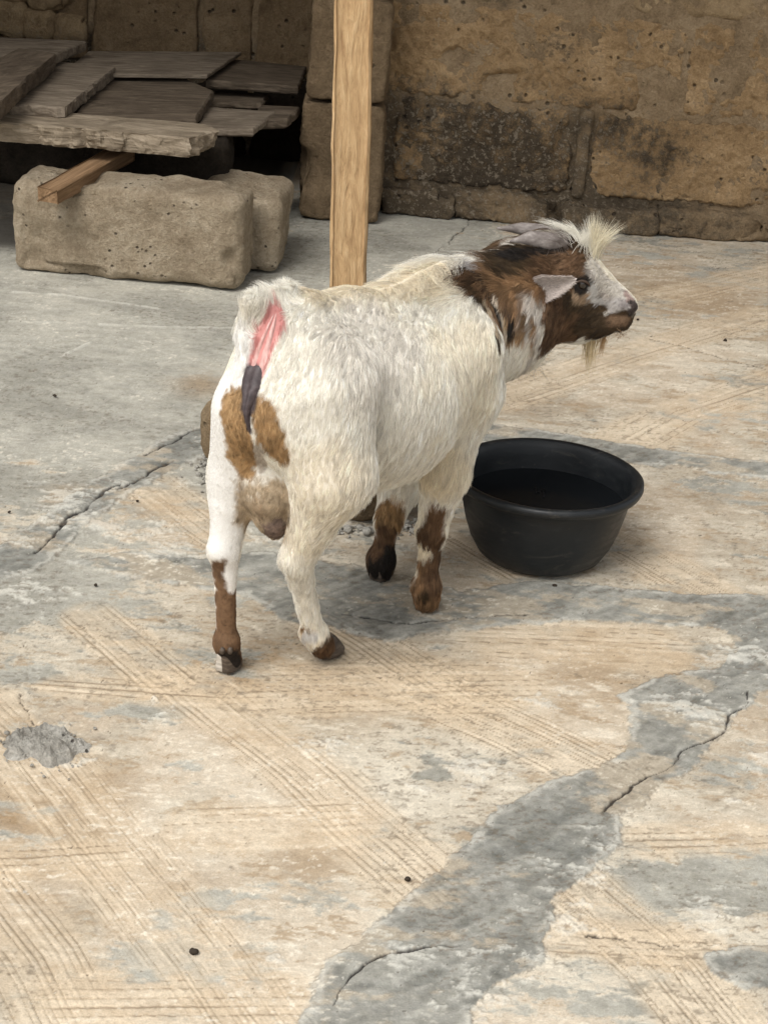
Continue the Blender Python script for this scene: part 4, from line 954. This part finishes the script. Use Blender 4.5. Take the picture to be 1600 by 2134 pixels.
def tuft(name, specs):
    """Loose locks: each spec is (count, root, mid, tip as head-plane pixels, spreads, colour, depth spread)."""
    P_, R_, C_ = [], [], []
    for n_, rt, md, tp, (sr, sm, st), col, dep in specs:
        for i in range(n_):
            j = rng.normal(0, 1, (3, 2)); dd = rng.normal(0, dep); k = j[0] * 0.5
            pts = [hp(rt[0] + sr * j[0, 0], rt[1] + sr * j[0, 1], dd), hp(md[0] + sm * (j[1, 0] * .6 + k[0]), md[1] + sm * (j[1, 1] * .4 + k[1]), dd * 1.1), hp(tp[0] + st[0] * (j[2, 0] * .7 + k[0]), tp[1] + st[1] * j[2, 1], dd * 1.5 + rng.normal(0, .004))]
            if not name == 'beard':
                q = bvh.find_nearest(Vector(pts[0])); pts[0] = np.array(q[0]) - np.array(q[1]) * .001
            kk = rng.uniform(.62, 1.06); pts[2] = pts[0] + (pts[2] - pts[0]) * kk + rng.normal(0, .0022, 3); pts[1] = pts[0] + (pts[1] - pts[0]) * (.4 + .6 * kk) + rng.normal(0, .0015, 3)
            u = np.linspace(0, 1, 8)[:, None]; P_.append((1 - u) ** 2 * pts[0] + 2 * u * (1 - u) * pts[1] + u * u * pts[2])
            R_.append(0.00024 * (1 - 0.8 * np.linspace(0, 1, 8) ** 1.5)); C_.append(np.array(col) * rng.uniform(.8, 1.12))
    return strands(name, np.array(P_), np.array(R_), np.array(C_))
CR1, CR2, GRY = (.80, .74, .58), (.86, .83, .74), (.34, .30, .28)
FL = []
for tx, ty, n_ in ((1208, 466, 60), (1222, 455, 70), (1233, 449, 60), (1244, 447, 70), (1256, 457, 60), (1270, 462, 60), (1284, 468, 50), (1300, 473, 45)):
    FL.append((n_, (1226 + (tx - 1245) * .12, 538), (1236 + (tx - 1245) * .30, 505 - abs(tx - 1245) * .12), (tx, ty), (8, 4, (4.5, 4)), CR1 if tx > 1225 else CR2, .005))
for tx, ty, n_ in ((1116, 458, 40), (1138, 462, 45), (1160, 466, 45), (1182, 466, 50)):
    FL.append((n_, (1202 + (tx - 1150) * .15, 518), (1182 + (tx - 1150) * .3, 462), (tx, ty), (7, 4, (4, 3)), CR2, .007))
FL += [(420, (1180, 514), (1166, 494), (1142, 492), (12, 8, (16, 9)), (.20, .165, .145), .014), (160, (1190, 505), (1172, 486), (1148, 484), (10, 6, (14, 6)), (.50, .46, .42), .012),
       (330, (1218, 522), (1232, 545), (1244, 578), (8, 6, (8, 12)), (.70, .65, .55), .008), (200, (1205, 518), (1212, 500), (1222, 486), (9, 6, (9, 8)), CR2, .009)]
tuft('forelock', FL)
tuft('beard', [(130, (1232, 700), (1228, 735), (1226, 772), (9, 7, (10, 12)), (.66, .54, .34), .006), (60, (1258, 697), (1256, 715), (1248, 742), (5, 4, (6, 8)), (.42, .27, .13), .005),
               (60, (1288, 688), (1292, 694), (1296, 698), (12, 8, (12, 4)), (.30, .2, .12), .006), (90, (1110, 735), (1108, 752), (1100, 778), (22, 14, (20, 9)), (.70, .66, .60), .012)])

# ---- horns, ears, eyes, hooves, bare skin
def sweep(name, pts, rs, mat, flat=1.0, n=20, m_=28, ring=0.0):
    pts = np.array(pts); u = np.linspace(0, 1, m_); kn = np.linspace(0, 1, len(pts))
    C_ = np.stack([np.interp(u, kn, pts[:, i]) for i in range(3)], 1); r = np.interp(u, kn, rs)
    for _ in range(4): C_[1:-1] = .5 * C_[1:-1] + .25 * (C_[:-2] + C_[2:])
    r = r * (1 + ring * np.sin(u * 60) * (1 - u)); V = []
    T = np.gradient(C_, axis=0); T /= np.linalg.norm(T, axis=1, keepdims=True); a = np.linspace(0, 2 * math.pi, n, endpoint=False)
    for i in range(m_):
        e1 = np.cross(T[i], [0, 1, 0]); e1 /= np.linalg.norm(e1); e2 = np.cross(T[i], e1)
        V.append(C_[i] + r[i] * (np.cos(a)[:, None] * e1 + flat * np.sin(a)[:, None] * e2))
    V.append(C_[-1:] + T[-1] * r[-1] * .6); V = np.concatenate(V); i = np.arange(n); fs = []
    for k in range(m_ - 1): fs.append(np.stack([k * n + i, k * n + (i + 1) % n, (k + 1) * n + (i + 1) % n, (k + 1) * n + i], 1))
    tri = np.stack([(m_ - 1) * n + i, (m_ - 1) * n + (i + 1) % n, np.full(n, m_ * n), np.full(n, m_ * n)], 1)
    me = bpy.data.meshes.new(name); me.from_pydata([tuple(v) for v in V], [], [tuple(int(x) for x in f) for f in np.concatenate(fs)] + [tuple(int(x) for x in f[:3]) for f in tri]); me.update()
    return gpart(name, me, mat)
s = NB('horn'); hv = s.coord(); hn = s.noise(s.mapv(hv, (90, 200, 200)), 1.0, 3, 0.6); hb = s.noise(hv, 60, 3, .6)
M_HORN = s.done(s.ramp(s.math('ADD', s.math('MULTIPLY', hn, .5), s.math('MULTIPLY', hb, .5)), [(.3, (.09, .075, .068)), (.5, (.19, .165, .152)), (.7, (.33, .30, .28))]), .6, s.bump(hn, .4, .001), .3)
sweep('horn', [hp(1172, 512, -.014), hp(1145, 505, -.020), hp(1105, 497, -.026), hp(1062, 503, -.030)], [.0130, .0135, .0105, .0012], M_HORN, .8, ring=.03)
sweep('horn', [hp(1165, 500, .016), hp(1125, 484, .022), hp(1085, 476, .028), hp(1034, 476, .032)], [.0120, .0115, .0085, .0010], M_HORN, .8, ring=.03)
s = NB('ear_skin'); ev = s.noise(s.coord(), 60, 4, .6); M_EAR = s.done(s.ramp(ev, [(.35, (.40, .33, .30)), (.65, (.62, .56, .52))]), .8, s.bump(s.noise(s.coord(), 300, 3, .6), .4, .001), .2)
def ear(sgn):
    nu, nv = 18, 12; V = []
    up_, lo_ = np.interp(np.linspace(0, 1, nu), [0, .12, .3, .6, .85, 1], [12, 28, 31, 22, 9, 0]), np.interp(np.linspace(0, 1, nu), [0, .12, .3, .6, .85, 1], [12, 25, 27, 20, 11, 1])
    for side in (0, 1):
        for i in range(nu):
            u = i / (nu - 1); cx, cy = 1104 + 94 * u, 606 - 28 * u + 6 * math.sin(u * 3)
            for j in range(nv):
                v = -1 + 2 * j / (nv - 1); y = cy + (v * lo_[i] if v > 0 else v * up_[i]); cup = .010 * (1 - v * v) * math.sin(math.pi * min(1, u * .9 + .1))
                dy = -(.094 + .006 * math.sin(u * 2.2)) + cup * .9 + (.0018 if side else 0) * (1 - v * v)
                V.append(hp(cx + 4 * v, y, sgn * dy))
    fs = []
    for side in (0, 1):
        b = side * nu * nv
        for i in range(nu - 1):
            for j in range(nv - 1):
                q = [b + i * nv + j, b + (i + 1) * nv + j, b + (i + 1) * nv + j + 1, b + i * nv + j + 1]; fs.append(q if side else q[::-1])
    me = bpy.data.meshes.new('ear'); me.from_pydata([tuple(v) for v in V], [], fs); me.update(); return gpart('ear', me, M_EAR)
ear(1); ear(-1)
def short_fur_on_ear():
    n_ = 2600; u, v = rng.uniform(0, .93, n_), rng.uniform(-.95, .95, n_); hw = np.interp(u, [0, .12, .3, .6, .85, 1], [11, 25, 28, 20, 10, 1]); P_ = []; R_ = []; C_ = []
    for a, b, w_ in zip(u, v, hw):
        cx, cy = 1104 + 94 * a + 4 * b, 606 - 28 * a + 6 * math.sin(a * 3) + b * w_
        dy = -(.0955 + .006 * math.sin(a * 2.2)) + .009 * (1 - b * b) * math.sin(math.pi * min(1, a * .9 + .1)); p = hp(cx, cy, dy)
        d = np.array([.0045, -.001, .0005 - .0015 * b]) + rng.normal(0, .0007, 3); P_.append([p, p + d * .5 + [0, -.0006, 0], p + d]); R_.append([.00025, .0002, .00006]); C_.append(np.array((.54, .475, .435)) * rng.uniform(.65, 1.2) * (.72 + .28 * min(1, a * 2.2)))
    for a in np.linspace(0, .2, 260):       # pale fringe at the ear root
        p = hp(1110 + 60 * a + rng.normal(0, 8), 612 + rng.normal(0, 10), -.0925); d = np.array([-.007, .003, -.010]) + rng.normal(0, .003, 3); P_.append([p, p + d * .5 + [0, -.002, 0], p + d]); R_.append([.0003, .00025, .00006]); C_.append(np.array((.70, .65, .60)) * rng.uniform(.8, 1.1))
    strands('ear_fur', np.array(P_), np.array(R_), np.array(C_))
short_fur_on_ear()
s = NB('eye'); s.b.inputs['Coat Weight'].default_value = .6; M_EYE = s.done((.016, .010, .006), .12, None, .5)
M_LID = NB('eyelid').done((.05, .032, .022), .7)
def sphere(name, c, r, mat, sc=(1, 1, 1), parent=None):
    bm = bmesh.new(); bmesh.ops.create_uvsphere(bm, u_segments=20, v_segments=14, radius=r); me = bpy.data.meshes.new(name)
    for v in bm.verts: v.co = Vector((v.co.x * sc[0] + c[0], v.co.y * sc[1] + c[1], v.co.z * sc[2] + c[2]))
    bm.to_mesh(me); bm.free(); return gpart(name, me, mat)
for sgn in (-1, 1):
    b_, n_ = (on(1212, 593, 2.54)) if sgn < 0 else (np.array(bvh.find_nearest(Vector(hp(1212, 593, .034)))[0]), None)
    ec = b_ + np.array([0, -sgn * .0045, 0]) * 1.0
    eye_o = sphere('eye', ec, .0080, M_EYE)
    lp_ = [ec + np.array([dx, sgn * .0068, dz_]) for dx, dz_ in ((-.0105, .0005), (-.006, .0048), (.001, .0062), (.0075, .0035), (.0105, -.001))]
    lid = sweep('eyelid', lp_, [.0008, .0017, .0021, .0017, .0008], M_LID, 1.0, 10, 14); lid.parent = eye_o; lid.matrix_parent_inverse = Matrix.Identity(4)
s = NB('hoof_horn'); hv = s.coord(); hn = s.noise(s.mapv(hv, (60, 60, 260)), 1.0, 4, .6)
M_HOOF = s.done(s.ramp(hn, [(.3, (.035, .026, .02)), (.55, (.085, .065, .05)), (.75, (.17, .135, .105))]), .5, s.bump(hn, .4, .001), .3)
M_HOOFW = s.mat.copy(); M_HOOFW.name = 'pale_hoof_horn'
for n_ in M_HOOFW.node_tree.nodes:
    if n_.type == 'VALTORGB':
        for e, c in zip(n_.color_ramp.elements, ((.30, .27, .23), (.55, .51, .45), (.70, .66, .6))): e.color = (*c, 1)
def claw(c, dirv, side, mat, sc=1.0):
    """One half of a cloven hoof: flat sole, pointed toe, sloping front."""
    f = np.array([dirv[0], dirv[1], 0]); f /= np.linalg.norm(f); l = np.array([f[1], -f[0], 0]) * side
    out = [(-.017, -.0015), (-.017, .009), (-.008, .0125), (.006, .012), (.017, .0065), (.0215, .0005), (.016, -.002), (0, -.0022)]
    V = []; zs = [(0, 1.0, 0), (.006, 1.03, 0), (.016, .90, -.004), (.026, .74, -.009), (.031, .5, -.010)]
    for z_, k, off in zs:
        for x, y in out: V.append(c + sc * (f * (x * k + off) + l * (y * k + .0012) + np.array([0, 0, z_])))
    n = len(out); fs = []
    for k in range(len(zs) - 1):
        for i in range(n): q = [k * n + i, k * n + (i + 1) % n, (k + 1) * n + (i + 1) % n, (k + 1) * n + i]; fs.append(q if side > 0 else q[::-1])
    fs += [list(range(n)), [(len(zs) - 1) * n + i for i in range(n)]]
    bm = bmesh.new(); bv = [bm.verts.new(p) for p in V]; [bm.faces.new([bv[i] for i in q]) for q in fs]; bmesh.ops.recalc_face_normals(bm, faces=bm.faces)
    bmesh.ops.bevel(bm, geom=[e for e in bm.edges], offset=.0010, segments=1, affect='EDGES')
    me = bpy.data.meshes.new('hoof'); bm.to_mesh(me); bm.free(); return gpart('hoof', me, mat)
for px, py, yaw, mats in ((478, 1393, .15, (M_HOOF, M_HOOFW)), (686, 1366, -.25, (M_HOOF, M_HOOF)), (890, 1268, .1, (M_HOOF, M_HOOF)), (794, 1204, .1, (M_HOOF, M_HOOF))):
    c = gp(px, py, 0.0); c[2] = .002; a = math.atan2(GD[1], GD[0]) + yaw; dv = (math.cos(a), math.sin(a))
    for sd2, mt in ((1, mats[0]), (-1, mats[1])): claw(c, (math.cos(a + sd2 * -.10), math.sin(a + sd2 * -.10)), sd2, mt)
for px, py, sc_ in ((472, 1352, .9),):
    for k_ in (-8, 8):
        p_, n_ = on(px + k_, py + abs(k_) * .2, 2.2); sphere('dewclaw', p_ + np.array([0, -.001, -.001]), .0046 * sc_, M_HOOF, (.8, .9, 1.2))
s = NB('bare_skin'); kn = s.noise(s.mapv(s.coord(), (2.2, 1, .5)), 140, 4, .65); M_PINK = s.done(s.ramp(kn, [(.3, (.42, .20, .18)), (.55, (.60, .37, .34)), (.75, (.70, .52, .48))]), .5, s.bump(kn, .3, .001), .35)
M_VUL = NB('dark_skin'); kn = M_VUL.noise(M_VUL.coord(), 150, 4, .6); M_VUL = M_VUL.done(M_VUL.ramp(kn, [(.3, (.030, .022, .024)), (.7, (.085, .065, .066))]), .45, M_VUL.bump(kn, .4, .001), .35)
def skin_strip(name, rows, mat, amp, groove=0.0):
    nv = 11; V = []; fs = []
    ys_ = np.linspace(rows[0][0], rows[-1][0], 26); xl = np.interp(ys_, [r[0] for r in rows], [r[1] for r in rows]); xr = np.interp(ys_, [r[0] for r in rows], [r[2] for r in rows])
    for i, y in enumerate(ys_):
        e = math.sin(math.pi * min(1, (i + .3) / 25.6)) ** .4
        for j in range(nv):
            v = j / (nv - 1); p, n_ = on(xl[i] + (xr[i] - xl[i]) * v, y); n_ = n_ if n_ @ (CC - p) > 0 else -n_
            V.append(p + n_ * (-.001 + e * (amp * math.sin(math.pi * v) ** .6 - groove * math.exp(-((v - .45) / .12) ** 2))))
    for i in range(25):
        for j in range(nv - 1): fs.append([i * nv + j, (i + 1) * nv + j, (i + 1) * nv + j + 1, i * nv + j + 1])
    V = np.array(V)
    me = bpy.data.meshes.new(name); me.from_pydata([tuple(v) for v in V], [], fs); me.update(); return gpart(name, me, mat)
skin_strip('tail_skin', [(650, 572, 578), (670, 560, 577), (700, 545, 571), (730, 531, 564), (755, 522, 558), (782, 516, 550)], M_PINK, .0035, .004)
skin_strip('vulva', [(762, 513, 549), (790, 504, 547), (810, 503, 543), (830, 506, 534), (850, 508, 525), (870, 512, 521), (900, 519, 523)], M_VUL, .0085, .0030)
